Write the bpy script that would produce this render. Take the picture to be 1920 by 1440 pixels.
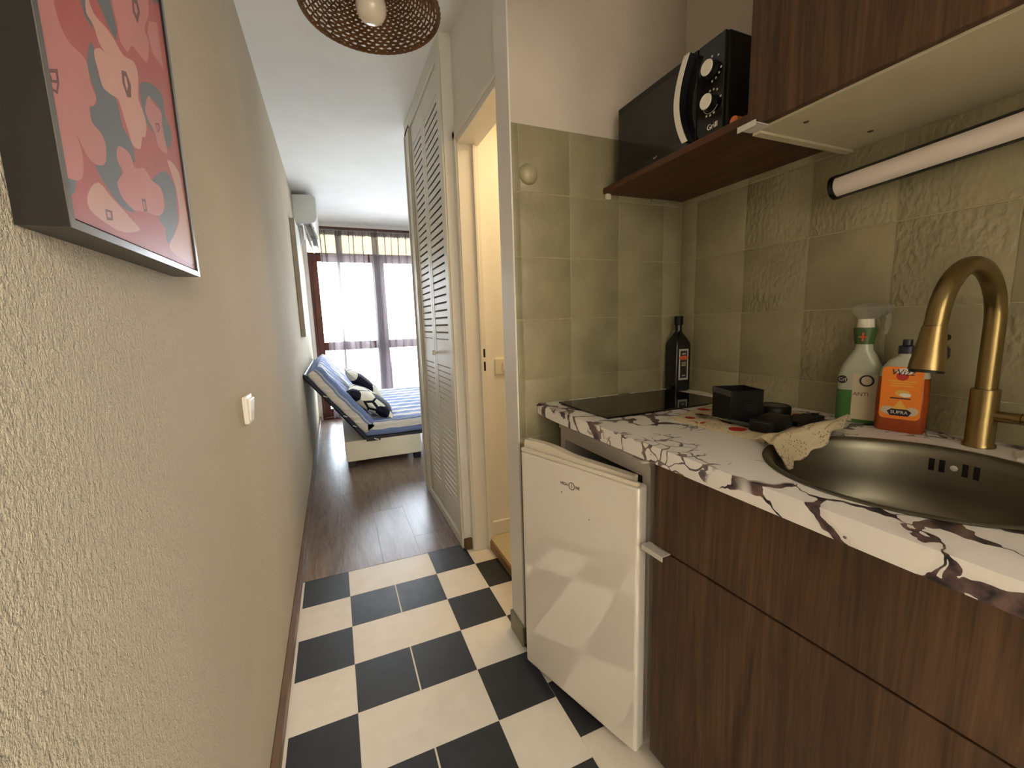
import bpy, bmesh, math, random
from mathutils import Vector, Matrix
random.seed(7)
for o in list(bpy.data.objects):
    bpy.data.objects.remove(o)
SC = bpy.context.scene
COL = SC.collection

# ------------------------------------------------------------------ camera
YAW, PITCH, ROLL, FPX = 0.3981, 0.1455, -0.0315, 784.72
_f = Vector((math.sin(YAW)*math.cos(PITCH), math.cos(YAW)*math.cos(PITCH), -math.sin(PITCH)))
_r = Vector((math.cos(YAW), -math.sin(YAW), 0))
_u = _r.cross(_f)
_r2 = _r*math.cos(ROLL) + _u*math.sin(ROLL)
_u2 = -_r*math.sin(ROLL) + _u*math.cos(ROLL)
cam_d = bpy.data.cameras.new('camera')
cam_d.sensor_width = 36.0
cam_d.lens = FPX/1920*36.0
cam_d.clip_start = 0.02
cam = bpy.data.objects.new('camera', cam_d)
M = Matrix((( _r2.x, _u2.x, -_f.x, 0.3065), (_r2.y, _u2.y, -_f.y, 0.0), (_r2.z, _u2.z, -_f.z, 1.2167), (0, 0, 0, 1)))
cam.matrix_world = M
COL.objects.link(cam)
SC.camera = cam

# ------------------------------------------------------------------ world, lights, exposure
W = bpy.data.worlds.new('sky')
SC.world = W
W.use_nodes = True
bg = W.node_tree.nodes['Background']
_wt = W.node_tree                                     # pale sky above, duller ground below the horizon
_tc = _wt.nodes.new('ShaderNodeTexCoord'); _sp = _wt.nodes.new('ShaderNodeSeparateXYZ'); _rp = _wt.nodes.new('ShaderNodeValToRGB')
_wt.links.new(_tc.outputs['Generated'], _sp.inputs[0])
_mp = _wt.nodes.new('ShaderNodeMapRange'); _mp.inputs['From Min'].default_value = -0.06; _mp.inputs['From Max'].default_value = 0.06
_wt.links.new(_sp.outputs[2], _mp.inputs['Value']); _wt.links.new(_mp.outputs[0], _rp.inputs['Fac'])
_rp.color_ramp.elements[0].color = (0.54, 0.58, 0.62, 1); _rp.color_ramp.elements[1].color = (0.80, 0.90, 1.0, 1)
_wt.links.new(_rp.outputs['Color'], bg.inputs['Color'])
bg.inputs['Strength'].default_value = 25.5
SC.view_settings.view_transform = 'Standard'
SC.view_settings.look = 'None'
SC.view_settings.gamma = 1.0
SC.view_settings.exposure = 0.70
SC.view_settings.use_curve_mapping = False

def area(name, loc, target, sx, sy, power, col, portal=False):
    d = bpy.data.lights.new(name, 'AREA')
    d.shape = 'RECTANGLE'; d.size = sx; d.size_y = sy
    d.energy = power; d.color = col
    if portal: d.cycles.is_portal = True
    o = bpy.data.objects.new(name, d)
    o.location = loc
    o.rotation_euler = (Vector(target)-Vector(loc)).to_track_quat('-Z', 'Y').to_euler()
    COL.objects.link(o)
    return o
# sky light coming in through the French window at the end of the room
area('window_portal', (1.05, 6.16, 1.15), (1.05, 5.0, 1.15), 1.95, 2.2, 1.0, (1, 1, 1), portal=True)
# lamp on the stair landing, shining in through the open entrance door behind the camera
_d = bpy.data.lights.new('landing_lamp_light', 'POINT'); _d.energy = 30.0; _d.color = (1.0, 0.88, 0.72); _d.shadow_soft_size = 0.05
_o = bpy.data.objects.new('landing_lamp_light', _d); _o.location = (0.865, -1.95, 2.055); COL.objects.link(_o)
# added soft fill on the landing, no window there; brightens left wall and kitchen
area('landing_fill_light', (1.25, -2.15, 1.40), (0.05, 0.7, 1.1), 0.6, 1.4, 38.0, (1.0, 0.94, 0.84))
# warm lamp on the bathroom ceiling
area('bathroom_lamp_light', (1.55, 1.72, 2.24), (1.55, 1.72, 0), 0.5, 0.35, 6.0, (1.0, 0.77, 0.43))

# ------------------------------------------------------------------ helpers
def s3(r, g, b):
    def c(v):
        v /= 255.0
        return v/12.92 if v <= 0.04045 else ((v+0.055)/1.055)**2.4
    return (c(r), c(g), c(b), 1.0)

class NT:
    def __init__(self, name):
        self.m = bpy.data.materials.new(name)
        self.m.use_nodes = True
        self.t = self.m.node_tree
        self.b = self.t.nodes['Principled BSDF']
        self.out = self.t.nodes['Material Output']
    def n(self, typ, **kw):
        nd = self.t.nodes.new(typ)
        for k, v in kw.items():
            if k in ('inp',):
                for kk, vv in v.items(): nd.inputs[kk].default_value = vv
            else: setattr(nd, k, v)
        return nd
    def l(self, a, b): self.t.links.new(a, b)
    def coord(self, kind='Object', scale=(1, 1, 1), rot=(0, 0, 0), loc=(0, 0, 0)):
        if kind == 'World':
            src = self.n('ShaderNodeNewGeometry').outputs['Position']
        else:
            src = self.n('ShaderNodeTexCoord').outputs[kind]
        mp = self.n('ShaderNodeMapping')
        mp.inputs['Scale'].default_value = scale
        mp.inputs['Rotation'].default_value = rot
        mp.inputs['Location'].default_value = loc
        self.l(src, mp.inputs['Vector'])
        return mp.outputs['Vector']
    def noise(self, vec, scale, detail=3, rough=0.5, dist=0.0):
        nd = self.n('ShaderNodeTexNoise')
        nd.inputs['Scale'].default_value = scale
        nd.inputs['Detail'].default_value = detail
        nd.inputs['Roughness'].default_value = rough
        nd.inputs['Distortion'].default_value = dist
        self.l(vec, nd.inputs['Vector'])
        return nd.outputs['Fac']
    def ramp(self, fac, stops, interp='LINEAR'):
        nd = self.n('ShaderNodeValToRGB')
        cr = nd.color_ramp
        cr.interpolation = interp
        while len(cr.elements) < len(stops): cr.elements.new(0.5)
        for e, (p, c) in zip(cr.elements, stops):
            e.position = p
            e.color = c if not isinstance(c, (int, float)) else (c, c, c, 1)
        self.l(fac, nd.inputs['Fac'])
        return nd.outputs['Color']
    def mix(self, fac, a, b, blend='MIX'):
        nd = self.n('ShaderNodeMix', data_type='RGBA', blend_type=blend)
        for sock, v in ((nd.inputs[0], fac), (nd.inputs[6], a), (nd.inputs[7], b)):
            if hasattr(v, 'is_output'): self.l(v, sock)
            else: sock.default_value = v
        return nd.outputs[2]
    def math(self, op, a, b=0.0):
        nd = self.n('ShaderNodeMath', operation=op)
        for sock, v in ((nd.inputs[0], a), (nd.inputs[1], b)):
            if hasattr(v, 'is_output'): self.l(v, sock)
            else: sock.default_value = v
        return nd.outputs[0]
    def bump(self, h, strength=0.5, dist=0.002):
        nd = self.n('ShaderNodeBump')
        nd.inputs['Strength'].default_value = strength
        nd.inputs['Distance'].default_value = dist
        self.l(h, nd.inputs['Height'])
        self.l(nd.outputs['Normal'], self.b.inputs['Normal'])
    def set(self, **kw):
        names = dict(col='Base Color', rough='Roughness', metal='Metallic', spec='Specular IOR Level', trans='Transmission Weight',
                     ior='IOR', coat='Coat Weight', alpha='Alpha', sheen='Sheen Weight', aniso='Anisotropic', sss='Subsurface Weight',
                     coatr='Coat Roughness')
        for k, v in kw.items():
            sock = self.b.inputs[names[k]]
            if hasattr(v, 'is_output'): self.l(v, sock)
            else: sock.default_value = v
        return self

MAT = {}
def plain(name, col, rough=0.5, metal=0.0, bumpv=None, vary=0.0, **kw):
    """plain surface with a little procedural mottling and, when asked, fine relief"""
    t = NT(name)
    v = t.coord('Object')
    c2 = tuple(x*(1-vary) for x in col[:3]) + (1,)
    if vary:
        f = t.noise(v, 6.0, 4)
        t.set(col=t.mix(t.ramp(f, [(0.35, 0.0), (0.65, 1.0)]), col, c2))
    else:
        t.set(col=col)
    ci = kw.pop('coati', None)
    t.set(rough=rough, metal=metal, **kw)
    if ci: t.b.inputs['Coat IOR'].default_value = ci
    if bumpv:
        t.bump(t.noise(v, bumpv[0], 3), bumpv[1], bumpv[2])
    MAT[name] = t.m
    return t.m

# --- surfaces
t = NT('stucco')                                     # cream plaster with coarse roller grain
v = t.coord('World')
n1 = t.noise(t.coord('World', (1, 1.15, 0.75), (0.35, 0, 0)), 150.0, 3, 0.55)
n2 = t.noise(v, 420.0, 3, 0.6)
h = t.math('ADD', n1, t.math('MULTIPLY', n2, 0.5))
n3 = t.noise(v, 1.3, 3)
t.set(col=t.mix(t.ramp(n3, [(0.3, 0.0), (0.7, 1.0)]), s3(213, 200, 175), s3(204, 191, 166)), rough=0.85, spec=0.2)
t.bump(h, 1.0, 0.0085)
MAT['stucco'] = t.m
plain('ceiling_white', s3(238, 238, 234), 0.9, vary=0.03, bumpv=(60, 0.15, 0.002), spec=0.2)
plain('plaster_white', s3(242, 240, 234), 0.85, vary=0.03, bumpv=(90, 0.25, 0.002), spec=0.2)
plain('plaster_kitchen', s3(214, 203, 190), 0.85, vary=0.05, bumpv=(150, 0.5, 0.002), spec=0.2)
plain('paint_white', s3(238, 234, 226), 0.45, vary=0.03)
plain('paint_louver', s3(230, 226, 214), 0.4, vary=0.03)
plain('bath_wall', s3(228, 210, 172), 0.6, vary=0.03)
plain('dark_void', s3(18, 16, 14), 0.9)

def tile_olive(name, emboss):
    t = NT(name)
    v = t.coord('World')
    f = t.noise(v, 9.0, 4)
    t.set(col=t.mix(t.ramp(f, [(0.35, 0.0), (0.7, 1.0)]), s3(158, 150, 119), s3(142, 135, 106)), rough=0.38, spec=0.45)
    if emboss:
        a = t.noise(t.coord('World', (1, 1.2, 0.65)), 75.0, 1, 0.4, 0.3)
        b = t.noise(v, 8.0, 2)
        hh = t.math('MULTIPLY', a, t.ramp(b, [(0.38, 0.25), (0.58, 1.0)]))
        t.bump(hh, 0.9, 0.006)
    else:
        t.bump(t.noise(v, 60.0, 3), 0.35, 0.003)
    MAT[name] = t.m
tile_olive('tile_olive', False)
tile_olive('tile_olive_embossed', True)
plain('grout_olive', s3(170, 162, 125), 0.5)
plain('skirting_olive', s3(140, 138, 112), 0.5, vary=0.1)

def floor_tile(name, c1, c2):
    t = NT(name)
    v = t.coord('World')
    f = t.noise(v, 14.0, 5, 0.6)
    t.set(col=t.mix(t.ramp(f, [(0.3, 0.0), (0.7, 1.0)]), c1, c2), rough=t.ramp(t.noise(v, 30.0, 3), [(0.3, 0.33), (0.7, 0.5)]), spec=0.4)
    t.bump(t.noise(v, 180.0, 2), 0.08, 0.001)
    MAT[name] = t.m
floor_tile('floor_tile_black', s3(42, 44, 48), s3(50, 52, 56))
floor_tile('floor_tile_white', s3(236, 228, 216), s3(227, 219, 206))
plain('grout_floor', s3(228, 219, 205), 0.6)

t = NT('laminate')                                   # grey-brown laminate planks, grain along y
oi = t.n('ShaderNodeObjectInfo')
tc = t.n('ShaderNodeNewGeometry').outputs['Position']
addv = t.n('ShaderNodeVectorMath', operation='ADD')
cmb = t.n('ShaderNodeCombineXYZ')
t.l(t.math('MULTIPLY', oi.outputs['Random'], 37.0), cmb.inputs[0]); t.l(t.math('MULTIPLY', oi.outputs['Random'], 91.0), cmb.inputs[1])
t.l(tc, addv.inputs[0]); t.l(cmb.outputs[0], addv.inputs[1])
mp = t.n('ShaderNodeMapping'); mp.inputs['Scale'].default_value = (14, 1.6, 14)
t.l(addv.outputs[0], mp.inputs['Vector'])
g1 = t.noise(mp.outputs[0], 1.6, 6, 0.65, 1.2)
g2 = t.noise(mp.outputs[0], 9.0, 3, 0.6, 0.3)
base = t.ramp(g1, [(0.32, s3(98, 80, 68)), (0.5, s3(132, 112, 98)), (0.68, s3(150, 130, 115))])
base = t.mix(t.math('MULTIPLY', oi.outputs['Random'], 0.35), base, s3(104, 82, 68))
base = t.mix(t.ramp(g2, [(0.35, 0.35), (0.6, 0.0)]), base, s3(80, 60, 50))
t.set(col=base, rough=0.3, spec=0.5)
t.bump(g2, 0.12, 0.001)
MAT['laminate'] = t.m
plain('plank_joint', s3(62, 46, 38), 0.7)
plain('baseboard_brown', s3(118, 92, 70), 0.4, vary=0.25)
plain('block_brown', s3(112, 84, 50), 0.4, vary=0.3)

def wood(name, c1, c2, c3, axis=2, scale=1.0, rough=0.5):
    t = NT(name)
    sc = [26*scale]*3; sc[axis] = 1.6*scale
    v = t.coord('World', tuple(sc))
    a = t.noise(v, 1.1, 6, 0.65, 0.9)
    sc2 = [150*scale]*3; sc2[axis] = 5*scale
    b = t.noise(t.coord('World', tuple(sc2)), 1.0, 3, 0.6)
    col = t.ramp(a, [(0.32, c1), (0.5, c2), (0.68, c3)])
    col = t.mix(t.ramp(b, [(0.4, 0.45), (0.6, 0.0)]), col, c1)
    t.set(col=col, rough=rough, spec=0.35)
    t.bump(b, 0.15, 0.001)
    MAT[name] = t.m
wood('walnut', s3(54, 38, 27), s3(84, 61, 43), s3(108, 80, 56))
wood('walnut_shelf', s3(60, 37, 25), s3(88, 56, 38), s3(106, 70, 47), axis=1)
wood('frame_wood', s3(70, 36, 28), s3(92, 50, 38), s3(104, 58, 44))
wood('step_wood', s3(120, 92, 60), s3(150, 120, 82), s3(165, 134, 94), axis=1)

t = NT('marble')                                     # white laminate worktop printed with dark broken veins
v = t.coord('World', (1, 1, 1), (0, 0, 0.6))
wn = t.n('ShaderNodeTexNoise'); wn.inputs['Scale'].default_value = 5.5; wn.inputs['Detail'].default_value = 4
t.l(v, wn.inputs['Vector'])
vm = t.n('ShaderNodeVectorMath', operation='MULTIPLY_ADD')
t.l(wn.outputs['Color'], vm.inputs[0]); vm.inputs[1].default_value = (0.22, 0.22, 0.22); t.l(v, vm.inputs[2])
vo = t.n('ShaderNodeTexVoronoi', feature='DISTANCE_TO_EDGE'); vo.inputs['Scale'].default_value = 8.5
t.l(vm.outputs[0], vo.inputs['Vector'])
vo2 = t.n('ShaderNodeTexVoronoi', feature='DISTANCE_TO_EDGE'); vo2.inputs['Scale'].default_value = 21.0
t.l(vm.outputs[0], vo2.inputs['Vector'])
mask = t.noise(v, 3.0, 3)
mask2 = t.noise(v, 5.0, 3)
wid = t.ramp(t.noise(v, 13.0, 3), [(0.42, 0.012), (0.68, 0.15)])
vein = t.math('LESS_THAN', vo.outputs['Distance'], wid)
vein = t.math('MULTIPLY', vein, t.ramp(mask, [(0.45, 0.0), (0.47, 1.0)]))
vein2 = t.math('MULTIPLY', t.math('LESS_THAN', vo2.outputs['Distance'], 0.045), t.ramp(mask2, [(0.55, 0.0), (0.58, 0.9)]))
vsum = t.math('MAXIMUM', vein, vein2)
halo = t.math('MULTIPLY', t.ramp(vo.outputs['Distance'], [(0.0, 0.5), (0.12, 0.0)]), t.ramp(mask, [(0.5, 0.0), (0.62, 1.0)]))
vc = t.ramp(t.noise(v, 40.0, 3), [(0.4, s3(38, 32, 40)), (0.62, s3(112, 90, 86))])
bcol = t.mix(halo, s3(238, 233, 229), s3(160, 134, 130))
t.set(col=t.mix(vsum, bcol, vc), rough=0.32, spec=0.45)
MAT['marble'] = t.m

# --- objects
plain('painting_black', s3(26, 23, 20), 0.35, vary=0.2)
plain('painting_edge', s3(120, 116, 116), 0.3, metal=0.7)
def paint(name, c):
    plain(name, c, 0.46, vary=0.1, bumpv=(500, 0.2, 0.0006), spec=0.9)
paint('print_red', s3(176, 84, 84)); paint('print_grey', s3(98, 104, 112)); paint('print_pink', s3(198, 126, 124))
paint('print_pale', s3(208, 156, 142)); paint('print_dark', s3(112, 62, 66))
plain('plastic_white', s3(236, 230, 216), 0.3)
plain('plastic_beige', s3(204, 192, 160), 0.4)
plain('cap_olive', s3(170, 160, 128), 0.35)
plain('plastic_black', s3(16, 16, 17), 0.35)
plain('plastic_black_soft', s3(9, 9, 10), 0.5, spec=0.3)
plain('gloss_black', s3(10, 11, 10), 0.08, spec=0.6)
plain('window_black', s3(20, 21, 17), 0.12, spec=0.5)
plain('ceramic_hob', s3(8, 9, 9), 0.06, spec=0.5)
plain('rope', s3(124, 86, 48), 0.9, vary=0.55, bumpv=(260, 0.8, 0.003))
plain('bulb_white', s3(235, 226, 208), 0.15, spec=0.6)
plain('ac_white', s3(206, 206, 200), 0.4)
plain('canvas_side', s3(158, 146, 126), 0.8, vary=0.1)
plain('canvas_print', s3(214, 212, 204), 0.7, vary=0.2)
plain('fridge_white', s3(228, 221, 212), 0.4, vary=0.0, spec=0.3, coat=1.0, coatr=0.0, coati=2.2)
plain('fridge_trim', s3(222, 212, 194), 0.35, vary=0.03)
plain('fridge_body', s3(196, 188, 182), 0.4, bumpv=(260, 0.25, 0.001))
plain('gasket', s3(60, 58, 56), 0.6)
plain('logo_ink', s3(48, 36, 20), 0.5)
plain('alu', s3(222, 219, 212), 0.4, metal=0.25)
plain('cab_cream', s3(202, 192, 164), 0.6, vary=0.05, bumpv=(120, 0.3, 0.001))
plain('cap_brown', s3(88, 66, 40), 0.6)
plain('diffuser', s3(228, 216, 208), 0.45)
plain('steel', s3(132, 128, 114), 0.42, metal=1.0, vary=0.12, bumpv=(90, 0.05, 0.001))
plain('brass', s3(147, 128, 86), 0.30, metal=1.0, vary=0.08)
plain('bottle_dark', s3(14, 15, 14), 0.18, spec=0.6)
plain('label_white', s3(196, 194, 186), 0.6)
plain('label_orange_red', s3(212, 98, 58), 0.5)
plain('label_ink', s3(30, 28, 26), 0.6)
plain('soap_orange', s3(150, 62, 20), 0.12, spec=0.6)
plain('label_orange', s3(236, 132, 40), 0.4)
plain('ink_navy', s3(24, 26, 44), 0.4)
plain('ink_white', s3(232, 226, 214), 0.5)
plain('ink_red', s3(190, 50, 44), 0.5)
plain('ink_yellow', s3(228, 176, 80), 0.5)
plain('soap_green', s3(70, 118, 62), 0.15, spec=0.6)
plain('bottle_clear', s3(176, 178, 158), 0.2)
plain('label_cream', s3(196, 180, 152), 0.5)
plain('wrap_green', s3(64, 96, 44), 0.4)
plain('ink_brown', s3(96, 50, 34), 0.5)
plain('spoon_green', s3(58, 66, 56), 0.35)
plain('spoon_steel', s3(150, 145, 130), 0.25, metal=1.0)
plain('orange_skin', s3(222, 120, 62), 0.5)
plain('white_cloth', s3(224, 216, 206), 0.8, bumpv=(300, 0.4, 0.001))
plain('bed_frame_black', s3(26, 27, 34), 0.5)
plain('bed_base', s3(236, 226, 200), 0.65, vary=0.05)
plain('tie_white', s3(226, 222, 214), 0.8)
plain('blade_dark', s3(170, 168, 162), 0.5)

t = NT('trigger_clear')
t.set(col=s3(225, 224, 216), rough=0.15, trans=0.85, ior=1.15)
MAT['trigger_clear'] = t.m
t = NT('glass_soap')
t.set(col=s3(208, 104, 44), rough=0.12, trans=0.45, ior=1.3)
MAT['glass_soap'] = t.m

t = NT('pane')                                       # window glass: clear with a faint reflection
tr = t.n('ShaderNodeBsdfTransparent'); gl = t.n('ShaderNodeBsdfGlossy'); gl.inputs['Roughness'].default_value = 0.02
mx = t.n('ShaderNodeMixShader'); fr = t.n('ShaderNodeFresnel'); fr.inputs['IOR'].default_value = 1.25
t.l(fr.outputs[0], mx.inputs[0]); t.l(tr.outputs[0], mx.inputs[1]); t.l(gl.outputs[0], mx.inputs[2]); t.l(mx.outputs[0], t.out.inputs['Surface'])
MAT['pane'] = t.m
t = NT('awning')                                     # cream awning cloth outside, daylight glowing through it
tl = t.n('ShaderNodeBsdfTranslucent'); tl.inputs[0].default_value = s3(206, 196, 170)
df = t.n('ShaderNodeBsdfDiffuse'); df.inputs[0].default_value = s3(224, 214, 190)
mx = t.n('ShaderNodeMixShader'); mx.inputs[0].default_value = 0.5
t.l(df.outputs[0], mx.inputs[1]); t.l(tl.outputs[0], mx.inputs[2]); t.l(mx.outputs[0], t.out.inputs['Surface'])
MAT['awning'] = t.m

def sheer(name, col, cover):
    t = NT(name)
    v = t.coord('UV', (1, 1, 1))
    sep = t.n('ShaderNodeSeparateXYZ'); t.l(v, sep.inputs[0])
    def thread(o, per):
        return t.math('LESS_THAN', t.math('FRACT', t.math('MULTIPLY', o, per)), 0.42)
    g = t.math('MAXIMUM', thread(sep.outputs[0], 90.0), thread(sep.outputs[1], 90.0))
    fac = t.math('ADD', t.math('MULTIPLY', g, cover), 0.16)
    tr = t.n('ShaderNodeBsdfTransparent')
    df = t.n('ShaderNodeBsdfDiffuse'); df.inputs[0].default_value = col
    tl = t.n('ShaderNodeBsdfTranslucent'); tl.inputs[0].default_value = col
    m1 = t.n('ShaderNodeMixShader'); m1.inputs[0].default_value = 0.35
    t.l(df.outputs[0], m1.inputs[1]); t.l(tl.outputs[0], m1.inputs[2])
    m2 = t.n('ShaderNodeMixShader')
    t.l(fac, m2.inputs[0]); t.l(tr.outputs[0], m2.inputs[1]); t.l(m1.outputs[0], m2.inputs[2])
    t.l(m2.outputs[0], t.out.inputs['Surface'])
    MAT[name] = t.m
sheer('sheer_grey', s3(150, 142, 144), 0.62)
sheer('sheer_header', s3(112, 102, 100), 0.8)

t = NT('bed_stripes')                                # UV.x = distance across the stripes in metres
v = t.coord('UV')
sep = t.n('ShaderNodeSeparateXYZ'); t.l(v, sep.inputs[0])
wob = t.math('MULTIPLY', t.noise(t.coord('Object'), 5.0, 2), 0.02)
x = t.math('FRACT', t.math('MULTIPLY', t.math('ADD', sep.outputs[0], wob), 1/0.19))
cc = t.ramp(x, [(0.0, s3(120, 136, 178)), (0.46, s3(224, 218, 206)), (0.80, s3(120, 136, 178)), (0.86, s3(180, 190, 206)), (0.93, s3(120, 136, 178))], 'CONSTANT')
t.set(col=cc, rough=0.85, spec=0.2)
t.bump(t.noise(t.coord('Object', (1.2, 7, 7)), 3.5, 4, 0.6, 0.8), 0.7, 0.03)
MAT['bed_stripes'] = t.m

def linen(name, red):
    t = NT(name)
    v = t.coord('World')
    vo = t.n('ShaderNodeTexVoronoi'); vo.inputs['Scale'].default_value = 170.0
    t.l(v, vo.inputs['Vector'])
    sp = t.math('MULTIPLY', t.math('LESS_THAN', vo.outputs['Distance'], 0.30), t.ramp(t.noise(v, 22.0, 2), [(0.5, 0.0), (0.53, 0.9)]))
    col = t.mix(sp, s3(202, 187, 156), s3(120, 102, 76))
    if red:
        vo3 = t.n('ShaderNodeTexVoronoi'); vo3.inputs['Scale'].default_value = 17.0
        t.l(t.coord('World', loc=(0.03, 0.045, 0)), vo3.inputs['Vector'])
        rr = t.math('MULTIPLY', t.math('LESS_THAN', vo3.outputs['Distance'], 0.36), t.ramp(t.noise(v, 9.0, 2), [(0.47, 0.0), (0.5, 1.0)]))
        col = t.mix(rr, col, s3(168, 46, 40))
    t.set(col=col, rough=0.9, spec=0.15)
    t.bump(t.noise(v, 500.0, 2), 0.4, 0.001)
    MAT[name] = t.m
linen('linen_poppy', True)
linen('linen_plain', False)

t = NT('cushion_print')                              # cream cloth with black blocks and outlines
v = t.coord('UV', (1, 1, 1), (0, 0, 0.5))
vo = t.n('ShaderNodeTexVoronoi', feature='DISTANCE_TO_EDGE'); vo.inputs['Scale'].default_value = 3.2; vo.inputs['Randomness'].default_value = 0.85
t.l(v, vo.inputs['Vector'])
vf = t.n('ShaderNodeTexVoronoi'); vf.inputs['Scale'].default_value = 3.2; vf.inputs['Randomness'].default_value = 0.85
t.l(v, vf.inputs['Vector'])
ssep = t.n('ShaderNodeSeparateColor'); t.l(vf.outputs['Color'], ssep.inputs[0])
blk = t.math('MAXIMUM', t.math('LESS_THAN', vo.outputs['Distance'], 0.05), t.math('LESS_THAN', ssep.outputs[0], 0.34))
t.set(col=t.mix(blk, s3(228, 224, 204), s3(20, 20, 34)), rough=0.85, spec=0.2)
MAT['cushion_print'] = t.m

# ------------------------------------------------------------------ mesh helpers
def B(): return bmesh.new()
def box(bm, x0, x1, y0, y1, z0, z1, bev=0.0, seg=2):
    vs = [bm.verts.new((x, y, z)) for z in (z0, z1) for y in (y0, y1) for x in (x0, x1)]
    idx = ((0, 2, 3, 1), (4, 5, 7, 6), (0, 1, 5, 4), (2, 6, 7, 3), (0, 4, 6, 2), (1, 3, 7, 5))
    fs = [bm.faces.new([vs[i] for i in f]) for f in idx]
    if bev > 0:
        es = list({e for f in fs for e in f.edges})
        bmesh.ops.bevel(bm, geom=es, offset=bev, segments=seg, affect='EDGES', profile=0.5)
    return bm
def tube(bm, pts, rads, n=16, caps=True):
    pts = [Vector(p) for p in pts]
    if not isinstance(rads, (list, tuple)): rads = [rads]*len(pts)
    rings = []
    prev = None
    for i, p in enumerate(pts):
        a = pts[max(i-1, 0)]; b = pts[min(i+1, len(pts)-1)]
        d = (b-a).normalized()
        if prev is None:
            up = Vector((0, 0, 1)) if abs(d.z) < 0.9 else Vector((1, 0, 0))
            e1 = d.cross(up).normalized()
        else:
            e1 = (prev - d*prev.dot(d)).normalized()
        prev = e1
        e2 = d.cross(e1)
        rings.append([bm.verts.new(p + (e1*math.cos(2*math.pi*k/n) + e2*math.sin(2*math.pi*k/n))*rads[i]) for k in range(n)])
    for r0, r1 in zip(rings, rings[1:]):
        for k in range(n):
            bm.faces.new((r0[k], r0[(k+1) % n], r1[(k+1) % n], r1[k]))
    if caps:
        bm.faces.new(rings[0]); bm.faces.new(rings[-1][::-1])
    return bm
def lathe(bm, prof, cx=0, cy=0, n=32, sx=1.0, sy=1.0, capb=True, capt=True):
    rings = []
    for r, z in prof:
        rings.append([bm.verts.new((cx+r*sx*math.cos(2*math.pi*k/n), cy+r*sy*math.sin(2*math.pi*k/n), z)) for k in range(n)])
    for r0, r1 in zip(rings, rings[1:]):
        for k in range(n):
            bm.faces.new((r0[k], r0[(k+1) % n], r1[(k+1) % n], r1[k]))
    if capb: bm.faces.new(rings[0][::-1])
    if capt: bm.faces.new(rings[-1])
    return bm
def prism(bm, poly, plane, a, b):
    """poly of 2-tuples; plane 'x' -> (y,z), 'y' -> (x,z), 'z' -> (x,y); extruded from a to b along that axis"""
    def P(p, h):
        return {'x': (h, p[0], p[1]), 'y': (p[0], h, p[1]), 'z': (p[0], p[1], h)}[plane]
    va = [bm.verts.new(P(p, a)) for p in poly]; vb = [bm.verts.new(P(p, b)) for p in poly]
    n = len(poly)
    bm.faces.new(va); bm.faces.new(vb[::-1])
    for k in range(n): bm.faces.new((va[k], vb[k], vb[(k+1) % n], va[(k+1) % n]))
    return bm
def grid_surf(bm, fn, nu, nv, uv=None):
    """open sheet; fn(u,v) -> point"""
    V = [[bm.verts.new(fn(i/nu, j/nv)) for j in range(nv+1)] for i in range(nu+1)]
    lay = bm.loops.layers.uv.verify() if uv else None
    for i in range(nu):
        for j in range(nv):
            f = bm.faces.new((V[i][j], V[i+1][j], V[i+1][j+1], V[i][j+1]))
            if uv:
                for lp, (a, b) in zip(f.loops, ((i, j), (i+1, j), (i+1, j+1), (i, j+1))):
                    lp[lay].uv = uv(a/nu, b/nv)
    return bm
def obj(name, bm, m, parent=None, smooth=False, loc=None):
    bmesh.ops.recalc_face_normals(bm, faces=bm.faces)
    me = bpy.data.meshes.new(name)
    bm.to_mesh(me); bm.free()
    if isinstance(m, (list, tuple)):
        for q in m: me.materials.append(MAT[q])
    else:
        me.materials.append(MAT[m])
    if smooth:
        for p in me.polygons: p.use_smooth = True
        try: me.set_sharp_from_angle(angle=math.radians(smooth if smooth is not True else 40))
        except Exception: pass
    o = bpy.data.objects.new(name, me)
    COL.objects.link(o)
    if parent is not None: o.parent = parent
    if loc is not None: o.location = loc
    return o
def child(name, bm, m, parent, smooth=False):
    """mesh given in world coordinates, parented without moving"""
    o = obj(name, bm, m, None, smooth)
    o.parent = parent
    o.matrix_parent_inverse = root_matrix(parent).inverted()
    return o
def root_matrix(o):
    Mx = Matrix.LocRotScale(o.location, o.rotation_euler, o.scale)
    if o.parent: Mx = root_matrix(o.parent) @ o.matrix_parent_inverse @ Mx
    return Mx
def thing(name, label, cat, loc=(0, 0, 0), rz=0.0, group=None):
    o = bpy.data.objects.new(name, None)
    o.empty_display_size = 0.05
    COL.objects.link(o)
    o.location = loc; o.rotation_euler = (0, 0, rz)
    return tag(o, label, cat, group)
def tag(o, label, cat, group=None):
    o['label'] = label; o['category'] = cat
    if group: o['group'] = group
    return o
def struct(o, label=None):
    o['kind'] = 'structure'
    if label: o['label'] = label
    return o
FACE_L = Matrix(((0, 0, -1), (-1, 0, 0), (0, 1, 0)))     # lettering that faces -x
FACE_Y = Matrix(((1, 0, 0), (0, 0, -1), (0, 1, 0)))      # lettering that faces -y
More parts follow.
